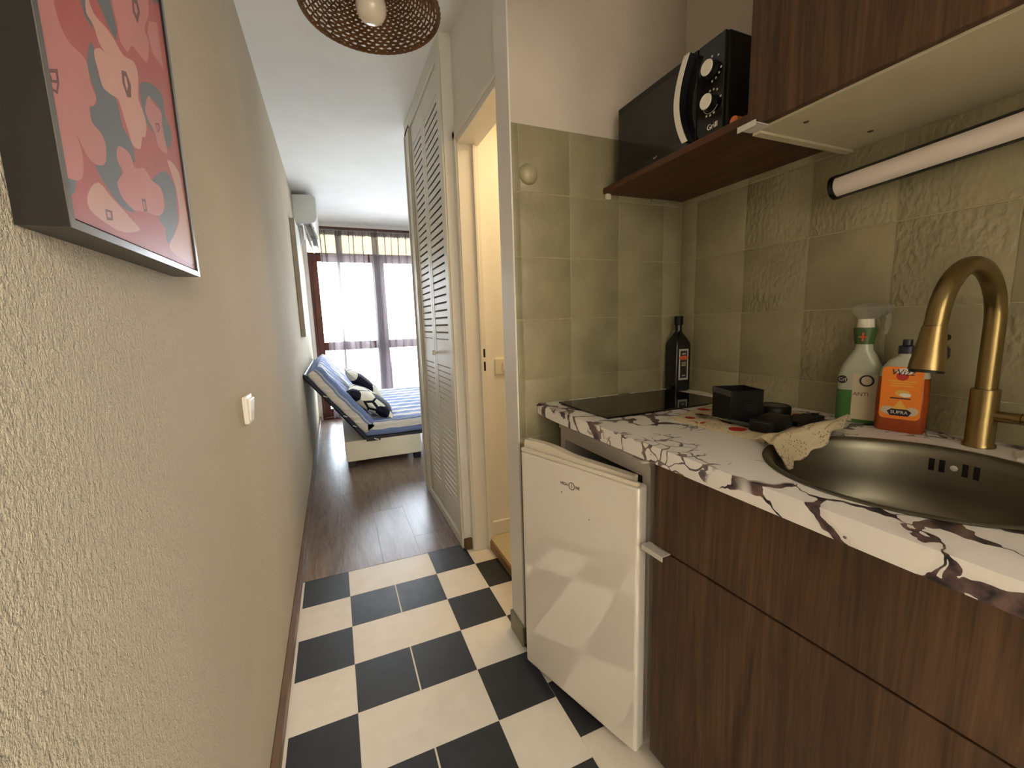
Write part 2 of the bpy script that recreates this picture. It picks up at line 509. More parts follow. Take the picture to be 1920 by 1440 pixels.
def text(name, body, size, m, parent, loc, face=FACE_L, ext=0.0004, local=False, shear=0.0):
    cu = bpy.data.curves.new(name, 'FONT')
    cu.body = body; cu.size = size; cu.extrude = ext; cu.align_x = 'CENTER'; cu.align_y = 'CENTER'; cu.shear = shear
    cu.resolution_u = 3
    tmp = bpy.data.objects.new('tmp', cu)
    COL.objects.link(tmp)
    dg = bpy.context.evaluated_depsgraph_get()
    me = bpy.data.meshes.new_from_object(tmp.evaluated_get(dg))
    bpy.data.objects.remove(tmp); bpy.data.curves.remove(cu)
    me.name = name
    me.transform(Matrix.Translation(Vector(loc)) @ face.to_4x4())
    me.materials.clear(); me.materials.append(MAT[m])
    o = bpy.data.objects.new(name, me)
    COL.objects.link(o)
    o.parent = parent
    if not local: o.matrix_parent_inverse = root_matrix(parent).inverted()
    return o

# ================================================================== THE SETTING
H = 2.55
XL, XB, YK = 0.05, 1.603, 1.317          # left wall, kitchen back wall, kitchen side of the partition
def wall(name, boxes, m, label):
    bm = B()
    for b in boxes: box(bm, *b)
    return struct(obj(name, bm, m), label)

wall('wall_left', [(-0.10, XL, -0.8, 6.2, 0, H)], 'stucco', 'long cream stucco wall along the left of the corridor')
wall('ceiling', [(-0.10, 3.2, -2.4, 6.2, H, H+0.1)], 'ceiling_white', 'plain white ceiling over corridor and room')
floor = wall('floor', [(-0.10, 3.2, -2.4, 6.2, -0.10, -0.0010)], 'grout_floor', 'floor of black and white tiles and grey brown planks')

# checkerboard tiles: each one a piece of the floor
def slab_mesh(name, w, d, h, bev, m):
    bm = B(); box(bm, 0, w, 0, d, -h, 0, bev, 1)
    me_o = obj(name, bm, m)
    me = me_o.data; bpy.data.objects.remove(me_o)
    return me
T, TY, X0, Y0 = 0.2, 0.2122, 0.2778, 2.132
meshes = {}
def put(name, x0, x1, y0, y1, m, gap=0.0005, h=0.0009, bev=0.0003, parent=None):
    key = (name, round(x1-x0, 4), round(y1-y0, 4), m)
    if key not in meshes: meshes[key] = slab_mesh(name, x1-x0-2*gap, y1-y0-2*gap, h, bev, m)
    o = bpy.data.objects.new(name, meshes[key]); COL.objects.link(o)
    o.parent = parent; o.location = (x0+gap, y0+gap, 0)
    return o
cols = [(0.0756, X0), (X0, X0+T), (X0+T, X0+2*T), (X0+2*T, X0+3*T)]
first = ['b', 'w', 'w', 'b']
for r in range(0, 14):
    y1 = Y0-r*TY; y0 = y1-TY
    for c, (a, b) in enumerate(cols):
        black = (first[c] == 'b') == (r % 2 == 0)
        x0, x1 = a, b
        if not black and c == 2: continue            # one double-width white tile fills both columns
        if not black and c == 1: x1 = b+T
        if black and c == 1: x1 -= 0.0022
        if black and c == 2: x0 += 0.0022
        if black and c == 0: x0 += 0.004
        put('tile', x0, x1, y0, y1, 'floor_tile_black' if black else 'floor_tile_white', parent=floor)
    if y0 > 1.25:                                    # column at the bathroom door
        x1 = 1.005
        put('tile', X0+3*T, x1, y0, y1, 'floor_tile_white' if r % 2 == 0 else 'floor_tile_black', parent=floor)
XR = X0+3*T
for k in range(-1, 9):                               # kitchen recess: a second strip, laid a little out of step
    y1 = 1.129-k*0.208; y0 = y1-0.208
    if y1 > 1.28: y1 = 1.2825
    for c in range(4):
        a = XR+c*T; b = min(a+T, 1.6)
        put('tile', a, b, y0, y1, 'floor_tile_black' if (k+c) % 2 == 0 else 'floor_tile_white', parent=floor)
# laminate planks
child('underlay', box(B(), XL, 3.0, Y0+0.001, 6.05, -0.0009, -0.00045), 'plank_joint', floor)
PW = 0.193
for c in range(0, 16):
    a = 0.0635+(c-1)*PW; b = a+PW
    if c == 0: a = XL+0.002; b = 0.0635
    yy = Y0+0.002-[0.45, 0.8, 0.15, 0.55, 1.0, 0.3][c % 6]
    while yy < 6.05:
        y0 = max(yy, Y0+0.002); y1 = min(yy+1.21, 6.05)
        if y1-y0 > 0.02 and not (a > 0.86 and y1 < 3.0):
            put('plank', a, min(b, 3.0), y0, y1, 'laminate', gap=0.0005, bev=0.0004, parent=floor)
        yy += 1.21

# partition between kitchen and bathroom, with olive tiles on the kitchen side
part = wall('wall_partition', [(0.882, XB+0.12, YK+0.008, 1.417, 0, H)], 'plaster_kitchen', 'end wall of the kitchen recess, plaster above olive tiles')
cap = child('end_face', box(B(), 0.877, 0.8825, YK-0.004, 1.422, 0.075, H), 'paint_white', part)
kw = wall('wall_kitchen', [(XB+0.008, XB+0.12, -0.8, YK+0.008, 0, H)], 'plaster_kitchen', 'kitchen back wall behind worktop, plaster above olive tiles')
child('grout', box(B(), 0.8835, XB+0.006, YK+0.0017, YK+0.0079, 0, 1.849), 'grout_olive', part)
child('grout', box(B(), XB+0.0017, XB+0.0079, -0.8, YK+0.001, 0, 1.849), 'grout_olive', kw)
zs = [1.8495-0.2082*k for k in range(0, 9)] + [0.0]
xs = [0.8835, 0.910, 1.1005, 1.307, 1.5175, XB]
def wtile(parent, x0, x1, y0, y1, z0, z1, m, axis):
    g = 0.0013
    bm = B()
    if axis == 'y': box(bm, x0+g, x1-g, y0, y1, z0+g, z1-g, 0.0022, 2)
    else: box(bm, x0, x1, y0+g, y1-g, z0+g, z1-g, 0.0022, 2)
    return child('tile', bm, m, parent, 30)
for i in range(len(xs)-1):
    for k in range(len(zs)-1):
        wtile(part, xs[i], xs[i+1], YK, YK+0.0078, zs[k+1], zs[k], 'tile_olive', 'y')
ys = [YK, 1.241, 1.033, 0.825, 0.617, 0.409, 0.201, -0.007, -0.215, -0.423, -0.631, -0.8]
for i in range(len(ys)-1):
    for k in range(len(zs)-1):
        emb = (i >= 2 and (i+k) % 2 == 0) or (i, k) in ((2, 1), (2, 2), (3, 1), (4, 1), (4, 2), (5, 1))
        wtile(kw, XB, XB+0.0078, ys[i+1], ys[i], zs[k+1], zs[k], 'tile_olive_embossed' if emb else 'tile_olive', 'x')

# bathroom door wall
wall('wall_right', [(0.925, 1.02, 1.417, 2.08, 2.085, H), (0.925, 1.02, 2.065, 2.08, 0, 2.085)], 'plaster_white', 'white wall above the bathroom doorway')
door = struct(thing('door_1', 'x', 'x', (0.97, 1.74, 0)), 'cream painted doorway into the lit bathroom')
del door['category']
child('jamb', box(B(), 0.918, 1.025, 2.034, 2.066, 0, 2.088, 0.002, 1), 'paint_white', door)
child('jamb', box(B(), 0.918, 1.025, 1.417, 1.44, 0, 2.088, 0.002, 1), 'paint_white', door)
child('head_jamb', box(B(), 0.918, 1.025, 1.417, 2.066, 2.06, 2.09, 0.002, 1), 'paint_white', door)
child('casing', box(B(), 0.910, 0.9245, 2.040, 2.079, 0, 2.12, 0.003, 1), 'paint_white', door)
child('casing', box(B(), 0.910, 0.9245, 1.4225, 2.079, 2.085, 2.13, 0.003, 1), 'paint_white', door)
child('door_stop', box(B(), 0.990, 1.004, 2.020, 2.035, 0, 2.06, 0.002, 1), 'paint_white', door)
child('strike_plate', box(B(), 1.008, 1.018, 2.0325, 2.0345, 1.045, 1.088), 'plastic_black', door)['label'] = 'small black strike hole'
child('strike_plate', box(B(), 1.008, 1.018, 2.0325, 2.0345, 0.975, 1.022), 'plastic_black', door)['label'] = 'small black strike hole'
# bathroom shell behind it
wall('floor_bathroom', [(1.012, 2.35, 1.417, 2.08, 0.0, 0.045)], 'plastic_beige', 'raised beige bathroom floor behind the step')
trim = struct(obj('trim_1', box(B(), 0.998, 1.012, 1.442, 2.033, 0.0, 0.047, 0.002, 1), 'step_wood'), 'wooden edge strip of the bathroom step')
wall('wall_bathroom', [(1.02, 2.35, 2.082, 2.14, 0, 2.4), (2.30, 2.40, 1.30, 2.14, 0, 2.4), (1.725, 2.30, 1.34, 1.416, 0, 2.4)], 'bath_wall', 'yellow lit bathroom wall seen through the doorway')
wall('ceiling_bathroom', [(1.02, 2.35, 1.417, 2.14, 2.32, 2.4)], 'bath_wall', 'bathroom ceiling')
struct(obj('baseboard_bathroom', box(B(), 1.026, 2.29, 2.066, 2.0815, 0.045, 0.125, 0.004, 2), 'paint_white'), 'cream bathroom skirting board')

# closet box, wall towards the living room
wall('wall_closet', [(0.870, 1.50, 2.0805, 2.125, 0, H), (0.905, 3.1, 3.02, 3.075, 0, H), (1.48, 1.55, 2.125, 3.02, 0, H)], 'plaster_white', 'white walls around the built in closet')
wall('wall_far_right', [(3.0, 3.1, 3.075, 6.2, 0, H)], 'plaster_white', 'right wall of the living room')
wall('wall_window', [(-0.1, 0.095, 6.06, 6.2, 0, H), (0.095, 2.05, 6.06, 6.2, 2.42, H), (2.05, 3.1, 6.06, 6.2, 0, H)], 'plaster_white', 'end wall around the French window')
# wall and open entrance behind the camera
wall('wall_back', [(-0.1, 0.12, -0.9, -0.8, 0, H), (0.95, XB+0.12, -0.9, -0.8, 0, H), (0.12, 0.95, -0.9, -0.8, 2.08, H)], 'plaster_white', 'entrance wall behind the camera')
wall('wall_landing', [(-0.2, -0.1, -2.3, -0.8, 0, H), (1.72, 1.82, -2.3, -0.8, 0, H), (-0.2, 1.82, -2.4, -2.3, 0, H)], 'plaster_white', 'walls of the stair landing behind the camera')

# skirtings
struct(obj('baseboard_left', box(B(), XL, 0.0715, -0.79, 6.05, 0.0, 0.05, 0.003, 1), 'baseboard_brown'), 'thin brown skirting along the stucco wall')
struct(obj('trim_2', box(B(), 0.868, 0.934, 2.062, 2.0805, 0.0, 0.062, 0.005, 2), 'block_brown'), 'short varnished brown skirting block at the closet corner')
sk = B(); box(sk, 0.866, 0.877, YK-0.012, 1.424, 0.0, 0.082, 0.004, 2)
struct(obj('trim_3', sk, 'skirting_olive'), 'olive tile skirting at the end of the partition')

# French window: two leaves of brown wood, roller shutter box above
win = struct(thing('window_1', 'x', 'x', (1.07, 6.1, 0)), 'brown wooden French window letting in white daylight')
del win['category']
def leaf(x0, x1):
    y0, y1 = 6.07, 6.12
    st = 0.075
    child('stile', box(B(), x0, x0+st, y0, y1, 0.03, 2.15, 0.004, 1), 'frame_wood', win)
    child('stile', box(B(), x1-st, x1, y0, y1, 0.03, 2.15, 0.004, 1), 'frame_wood', win)
    child('rail', box(B(), x0+st, x1-st, y0, y1, 2.07, 2.15, 0.004, 1), 'frame_wood', win)
    child('rail', box(B(), x0+st, x1-st, y0, y1, 0.925, 1.035, 0.004, 1), 'frame_wood', win)
    child('rail', box(B(), x0+st, x1-st, y0, y1, 0.03, 0.14, 0.004, 1), 'frame_wood', win)
    child('pane', box(B(), x0+st, x1-st, y0+0.02, y0+0.026, 1.035, 2.07), 'pane', win)
    child('pane', box(B(), x0+st, x1-st, y0+0.02, y0+0.026, 0.14, 0.925), 'pane', win)
leaf(0.125, 0.945); leaf(0.95, 1.96)
child('frame_post', box(B(), 0.095, 0.124, 6.05, 6.14, 0, 2.18, 0.003, 1), 'frame_wood', win)
child('frame_post', box(B(), 1.961, 2.05, 6.05, 6.14, 0, 2.18, 0.003, 1), 'frame_wood', win)
child('frame_head', box(B(), 0.124, 1.961, 6.05, 6.14, 2.152, 2.18, 0.003, 1), 'frame_wood', win)
child('frame_sill', box(B(), 0.124, 1.961, 6.05, 6.16, 0, 0.028, 0.003, 1), 'frame_wood', win)
child('transom_pane', box(B(), 0.095, 2.05, 6.09, 6.096, 2.181, 2.42), 'pane', win)
child('awning', box(B(), 0.0955, 2.0495, 6.19, 6.192, 2.181, 2.42), 'awning', win)['label'] = 'cream awning cloth outside'
h = child('handle', box(B(), 0.900, 0.916, 6.035, 6.068, 1.10, 1.20, 0.004, 1), 'alu', win); h['label'] = 'small metal window handle'

# ================================================================== LARGE OBJECTS
# ---- built-in louvred closet
cl = thing('louvred_closet', 'tall white louvred folding closet doors beside the wooden floor', 'closet', (0.88, 2.55, 0))
XF = 0.868
child('frame_post', box(B(), XF-0.004, 0.905, 2.9, 3.07, 0.05, 2.50, 0.004, 1), 'paint_louver', cl)
child('frame_post', box(B(), XF-0.008, 0.8695, 2.085, 2.142, 0.0, 2.50, 0.003, 1), 'paint_louver', cl)
child('frame_rail', box(B(), XF-0.004, 0.905, 2.085, 3.07, 2.47, 2.548, 0.004, 1), 'paint_louver', cl)
child('frame_rail', box(B(), XF-0.006, 0.905, 2.126, 3.07, 0.0, 0.055, 0.004, 1), 'paint_louver', cl)
child('frame_molding', box(B(), XF-0.012, XF-0.0045, 2.90, 2.918, 0.055, 2.47, 0.003, 1), 'paint_louver', cl)
child('frame_molding', box(B(), XF-0.012, XF-0.0045, 3.045, 3.065, 0.055, 2.47, 0.003, 1), 'paint_louver', cl)
child('shade_panel', box(B(), 1.40, 1.42, 2.13, 3.0, 0.06, 2.46), 'dark_void', cl)  # near-black sheet, the closet's inner shade put into its colour
slat_me = {}
def louvre_door(y0, y1, knob_y):
    xf, xb = XF+0.004, XF+0.030
    st = 0.052
    d = child('door', box(B(), xf, xb, y0, y0+st, 0.065, 2.462, 0.002, 1), 'paint_louver', cl)
    child('stile', box(B(), xf, xb, y1-st*0.7, y1, 0.065, 2.462, 0.002, 1), 'paint_louver', d)
    a, b = y0+st, y1-st*0.7
    for z0, z1 in ((0.065, 0.19), (0.985, 1.135), (2.345, 2.462)):
        child('rail', box(B(), xf+0.001, xb, a, b, z0, z1, 0.002, 1), 'paint_louver', d)
    def slats(z0, z1, n, down):
        p = (z1-z0)/n
        key = (round(b-a, 3), round(p, 4), down)
        for k in range(n):
            zc = z0+p*(k+0.5)
            if key not in slat_me:
                bm = B()
                dd = 0.011
                # flat-fronted slat sloping up inwards: a thin open slot under each one
                f0 = -0.40 if not down else -0.47
                prism(bm, [(-dd, f0*p), (-dd, 0.34*p), (dd, 0.66*p), (dd, 0.36*p)], 'y', a+0.0005, b-0.0005)
                tmp = obj('slat', bm, 'paint_louver'); slat_me[key] = tmp.data; bpy.data.objects.remove(tmp)
            o = bpy.data.objects.new('slat', slat_me[key]); COL.objects.link(o)
            o.location = ((xf+xb)/2, 0, zc)
            o.parent = d; o.matrix_parent_inverse = root_matrix(d).inverted()
    slats(1.135, 2.345, 30, False)
    slats(0.19, 0.985, 24, True)
    if knob_y:
        bm = B(); lathe(bm, [(0.006, 0), (0.006, 0.012), (0.014, 0.018), (0.016, 0.026), (0.011, 0.033), (0.004, 0.035)], n=18)
        k = obj('knob', bm, 'bulb_white', None, True)
        k.rotation_euler = (0, -math.pi/2, 0); k.location = (xf, knob_y, 1.055)
        k.parent = d; k.matrix_parent_inverse = root_matrix(d).inverted()
louvre_door(2.145, 2.528, 2.47)
louvre_door(2.534, 2.862, None)

# ---- sofa bed
sb = thing('sofa_bed', 'folding sofa bed under a blue and white striped cover by the window', 'sofa bed', (0.7, 4.75, 0))
YB0, YB1 = 3.79, 5.73
def profile_slab(name, a, b, thick, y0, y1, m, uv0, nlen=28, ny=30):
    """soft slab whose lower face runs from a to b (x,z), thickness to its left; stripes follow the profile"""
    ax, az = a; bx, bz = b
    L = math.hypot(bx-ax, bz-az); dx, dz = (bx-ax)/L, (bz-az)/L
    nx, nz = -dz, dx
    if nz < 0: nx, nz = -nx, -nz
    bm = B(); lay = bm.loops.layers.uv.verify()
    rr = 0.03
    # cross-section around the y direction: ring in (y, n)
    ring = []
    def arc(cy, cn, a0, a1):
        for k in range(4):
            an = a0+(a1-a0)*k/3
            ring.append((cy+rr*math.cos(an), cn+rr*math.sin(an)))
    arc(y0+rr, rr, -math.pi/2, -math.pi); ring_side = [(y0, rr+(thick-2*rr)*k/4) for k in range(1, 4)]
    ring += ring_side
    arc(y0+rr, thick-rr, math.pi, math.pi/2)
    ring += [(y0+rr+(y1-y0-2*rr)*k/ny, thick) for k in range(1, ny)]
    arc(y1-rr, thick-rr, math.pi/2, 0)
    ring += [(y1, thick-rr-(thick-2*rr)*k/4) for k in range(1, 4)]
    arc(y1-rr, rr, 0, -math.pi/2)
    n = len(ring)
    per = [0]
    for k in range(1, n): per.append(per[-1]+math.hypot(ring[k][0]-ring[k-1][0], ring[k][1]-ring[k-1][1]))
    rows = []
    rnd = random.Random(3)
    ss = [0, 0.012, 0.03]+[0.03+(L-0.06)*k/nlen for k in range(1, nlen)]+[L-0.03, L-0.012, L]
    for s in ss:
        e = min(s, L-s); ins = 0.0 if e >= 0.03 else 0.022*(1-(e/0.03))**2
        row = []
        for (yy, nn) in ring:
            n2 = thick/2+(nn-thick/2)*(1-ins/thick*1.6)
            y2 = (y0+y1)/2+(yy-(y0+y1)/2)*(1-ins/(y1-y0))
            wob = 0.004*math.sin(yy*37+s*9)+0.003*math.sin(s*41+yy*13)
            if nn < 0.01: wob = 0
            row.append(bm.verts.new((ax+dx*s+nx*(n2+wob), y2, az+dz*s+nz*(n2+wob))))
        rows.append(row)
    for i in range(len(rows)-1):
        for k in range(n):
            k2 = (k+1) % n
            f = bm.faces.new((rows[i][k], rows[i][k2], rows[i+1][k2], rows[i+1][k]))
            pk2 = per[k2] if k2 else per[-1]+0.5
            for lp, (uu, vv) in zip(f.loops, ((per[k], ss[i]), (pk2, ss[i]), (pk2, ss[i+1]), (per[k], ss[i+1]))):
                lp[lay].uv = (uu+uv0, vv)
    for row, rev in ((rows[0], False), (rows[-1], True)):
        f = bm.faces.new(row[::-1] if rev else row)
        for lp in f.loops: lp[lay].uv = (uv0, 0)
    return child(name, bm, m, sb, 50)
profile_slab('mattress_back', (0.072, 0.835), (0.505, 0.265), 0.135, YB0, YB1, 'bed_stripes', 0.05)
profile_slab('mattress_seat', (0.49, 0.262), (1.62, 0.262), 0.138, YB0, YB1, 'bed_stripes', 0.0)
# dark metal frame under the cover
bm = B()
for y in (YB0+0.02, YB1-0.05):
    tube(bm, [(0.055, y, 0.84), (0.50, y, 0.245)], 0.016, 8)
tube(bm, [(0.06, YB0+0.02, 0.835), (0.06, YB1-0.05, 0.835)], 0.014, 8)
box(bm, 0.50, 1.60, YB0+0.02, YB0+0.05, 0.232, 0.258)
box(bm, 0.50, 1.60, YB1-0.06, YB1-0.03, 0.232, 0.258)
child('back_frame', bm, 'bed_frame_black', sb)
bm = B(); prism(bm, [(0.065, 0.826), (0.495, 0.252), (0.505, 0.262), (0.075, 0.836)], 'y', YB0+0.03, YB1-0.06)
child('back_board', bm, 'bed_frame_black', sb)
child('base_box', box(B(), 0.325, 0.975, YB0+0.02, YB1-0.08, 0.055, 0.235, 0.006, 2), 'bed_base', sb)
child('hinge_plate', box(B(), 0.50, 0.62, YB0+0.005, YB0+0.019, 0.222, 0.262, 0.002, 1), 'bed_frame_black', sb)
for x in (0.335, 0.905):
    for y in (YB0+0.03, YB1-0.16):
        child('leg', box(B(), x, x+0.065, y, y+0.07, 0.0, 0.054, 0.004, 1), 'plastic_black', sb)
for (x, z, dx) in ((0.19, 0.66, 0.03), (0.33, 0.475, 0.03), (0.40, 0.38, 0.03), (0.565, 0.245, 0.035)):
    bm = B(); tube(bm, [(x, YB0-0.004, z), (x+dx*0.5, YB0-0.012, z-0.006), (x+dx, YB0-0.008, z-0.012)], 0.004, 6)
    child('tie', bm, 'tie_white', sb)['label'] = 'small white fabric tie'

# ---- cushions leaning on the sofa bed
def cushion(name, label, loc, size, thick, tilt, yaw, seed):
    n = 18
    bm = B(); lay = bm.loops.layers.uv.verify()
    def P(u, v, sgn):
        a, b = 2*u-1, 2*v-1
        prof = (max(0, 1-abs(a)**2.6)*max(0, 1-abs(b)**2.6))**0.5
        pin = 1-0.07*(1-abs(a)**2)*0 - 0.06*(1-b*b)*abs(a)**3*0
        return Vector((a*size/2*(1-0.05*(1-b*b)), b*size/2*(1-0.05*(1-a*a)), sgn*prof*thick/2))
    for sgn in (1, -1):
        V = [[bm.verts.new(P(i/n, j/n, sgn)) for j in range(n+1)] for i in range(n+1)]
        for i in range(n):
            for j in range(n):
                f = bm.faces.new((V[i][j], V[i+1][j], V[i+1][j+1], V[i][j+1]))
                for lp, (p, q) in zip(f.loops, ((i, j), (i+1, j), (i+1, j+1), (i, j+1))):
                    lp[lay].uv = (p/n+seed, q/n+seed*0.37)
    bmesh.ops.remove_doubles(bm, verts=bm.verts, dist=0.0008)
    o = obj(name, bm, 'cushion_print', None, True)
    o.location = loc
    nrm = Vector((math.sin(tilt)*math.cos(yaw), -math.sin(yaw)*math.sin(tilt)*1.0, math.cos(tilt)))
    yv = Vector((math.sin(yaw), math.cos(yaw), 0)); yv = (yv-nrm*yv.dot(nrm)).normalized(); xv = yv.cross(nrm)
    o.rotation_euler = Matrix((xv, yv, nrm)).transposed().to_euler()
    return tag(o, label, 'cushion', 'cushions on the sofa bed')
cushion('cushion', 'black and cream patterned cushion in front, nearest the corridor', (0.580, 4.08, 0.532), 0.47, 0.15, 0.64, 0.10, 1.3)
cushion('cushion', 'black and cream patterned cushion behind the other, nearer the window', (0.560, 4.66, 0.622), 0.47, 0.14, 0.78, -0.05, 4.1)

# ---- sheer curtains on a brown rail
rail = obj('curtain_rail', box(B(), 0.10, 2.3, 5.94, 5.965, 2.455, 2.485, 0.004, 1), 'frame_wood')
tag(rail, 'brown curtain rail just under the ceiling', 'curtain rail')
def curtain(x0, x1, zfold, seed, label):
    """zfold = list of (x, width) places where the cloth doubles back on itself"""
    rnd = random.Random(seed)
    cu = thing('sheer_curtain', label, 'curtain', ((x0+x1)/2, 5.95, 0), group='sheer curtains')
    xs = []
    x = x0; s = 0.0
    step = 0.012
    path = []                                        # (x, y, s)
    ph = rnd.random()*6
    i = 0
    folds = sorted(zfold)
    while x < x1:
        y = 0.020*math.sin(x*38+ph)+0.012*math.sin(x*71+ph*2)+0.008*math.sin(x*17+ph)
        path.append((x, y, s))
        if folds and x >= folds[0][0]:
            w = folds[0][1]; folds.pop(0)
            m = 7
            for lay_, sg in ((1, -1), (2, 1), (3, -1), (4, 1)):
                for k in range(1, m+1):
                    xx = x+(w*k/m if sg > 0 else w*(1-k/m)) - (w if sg < 0 and False else 0)
                    s += w/m
                    path.append((xx, y+0.006*lay_+0.003*math.sin(k), s))
            x = x+w
        ds = step
        x += step; s += step*1.3
    rows = 26
    z0, z1 = 0.03, 2.44
    bm = B(); lay = bm.loops.layers.uv.verify()
    V = []
    for j in range(rows+1):
        tt = j/rows; z = z1-(z1-z0)*tt
        amp = 0.55+0.75*min(1, tt*1.5)
        row = []
        for (xx, yy, ss) in path:
            sway = 0.012*math.sin(tt*4+ss*3)
            row.append(bm.verts.new((xx+sway, 5.925+yy*amp, z)))
        V.append(row)
    for j in range(rows):
        for k in range(len(path)-1):
            f = bm.faces.new((V[j][k], V[j][k+1], V[j+1][k+1], V[j+1][k]))
            for lp, (a, b) in zip(f.loops, ((j, k), (j, k+1), (j+1, k+1), (j+1, k))):
                lp[lay].uv = (path[b][2], a/rows*2.4)
    child('cloth', bm, 'sheer_grey', cu, True)
    # gathered heading
    bm = B(); lay = bm.loops.layers.uv.verify()
    n = int((x1-x0)/0.006)
    R = [[], [], []]
    for k in range(n+1):
        xx = x0+(x1-x0)*k/n
        yy = 5.925+0.011*math.sin(k*1.9)+0.004*math.sin(k*0.7)
        R[0].append(bm.verts.new((xx, yy, 2.465+0.006*math.sin(k*2.3)))); R[1].append(bm.verts.new((xx, yy, 2.425))); R[2].append(bm.verts.new((xx, yy*0.999+0.005, 2.375+0.005*math.sin(k*1.1))))
    for r in range(2):
        for k in range(n):
            f = bm.faces.new((R[r][k], R[r][k+1], R[r+1][k+1], R[r+1][k]))
            for lp, (a, b) in zip(f.loops, ((r, k), (r, k+1), (r+1, k+1), (r+1, k))):
                lp[lay].uv = (b*0.012, a*0.05)
    child('heading', bm, 'sheer_header', cu, True)
curtain(0.24, 0.83, [(0.25, 0.012), (0.30, 0.012), (0.41, 0.08), (0.58, 0.008), (0.64, 0.012), (0.75, 0.012)], 5, 'sheer grey curtain over the left window leaf')
curtain(0.83, 2.0, [(0.865, 0.085), (1.02, 0.012), (1.1, 0.01), (1.19, 0.014), (1.3, 0.01), (1.38, 0.012), (1.47, 0.012)], 8, 'sheer grey curtain over the right window leaf, next to the closet')

# ---- air conditioner
ac = thing('air_conditioner', 'white wall air conditioner high up by the window with open flaps', 'air conditioner', (0.15, 5.15, 2.2))
bm = B(); prism(bm, [(0.051, 2.505), (0.235, 2.515), (0.262, 2.49), (0.258, 2.30), (0.235, 2.255), (0.12, 2.235), (0.051, 2.235)], 'y', 4.72, 5.55)
bmesh.ops.bevel(bm, geom=list(bm.edges), offset=0.006, segments=2, affect='EDGES')
child('body', bm, 'ac_white', ac, 40)
for (x0, z0, x1, z1) in ((0.135, 2.225, 0.185, 2.08), (0.195, 2.245, 0.245, 2.10)):
    bm = B(); prism(bm, [(x0, z0), (x0+0.012, z0+0.006), (x1+0.012, z1+0.006), (x1, z1)], 'y', 4.76, 5.51)
    child('flap', bm, 'ac_white', ac)
bm = B()
for k in range(7): box(bm, 0.15, 0.225, 4.82+k*0.1, 4.826+k*0.1, 2.15, 2.232)
child('vane', bm, 'blade_dark', ac)['kind'] = 'stuff'
bm = B(); tube(bm, [(0.10, 4.85, 2.236), (0.10, 4.86, 2.12), (0.07, 4.87, 2.06)], 0.022, 10)
child('pipe_cover', bm, 'ac_white', ac, True)

# ---- canvas on the left wall near the window
cv = thing('wall_canvas', 'tall pale canvas picture on the stucco wall below the air conditioner', 'picture', (0.07, 4.4, 1.15))
child('stretcher', box(B(), XL+0.002, 0.088, 4.12, 4.75, 1.15, 2.15, 0.002, 1), 'canvas_side', cv)
child('print', box(B(), 0.0882, 0.0895, 4.122, 4.748, 1.152, 2.148), 'canvas_print', cv)

# ---- flower painting
pt = thing('flower_painting', 'framed pink and grey flower print in a black box frame', 'painting', (0.07, 0.746, 1.32))
PY0, PY1, PZ0, PZ1 = 0.537, 0.955, 1.318, 1.92
fr = 0.0085
for (a, b, c, d) in ((PY0, PY1, PZ0, PZ0+fr), (PY0, PY1, PZ1-fr, PZ1), (PY0, PY0+fr, PZ0+fr, PZ1-fr), (PY1-fr, PY1, PZ0+fr, PZ1-fr)):
    child('frame_rail', box(B(), XL+0.001, 0.0893, a, b, c, d), 'painting_black', pt)
    child('frame_edge', box(B(), 0.0894, 0.0903, a, b, c, d), 'painting_edge', pt)
child('backing', box(B(), XL+0.001, 0.084, PY0+fr, PY1-fr, PZ0+fr, PZ1-fr), 'painting_black', pt)
g = 0.003
child('canvas', box(B(), 0.0841, 0.0868, PY0+fr+g, PY1-fr-g, PZ0+fr+g, PZ1-fr-g), 'print_red', pt)
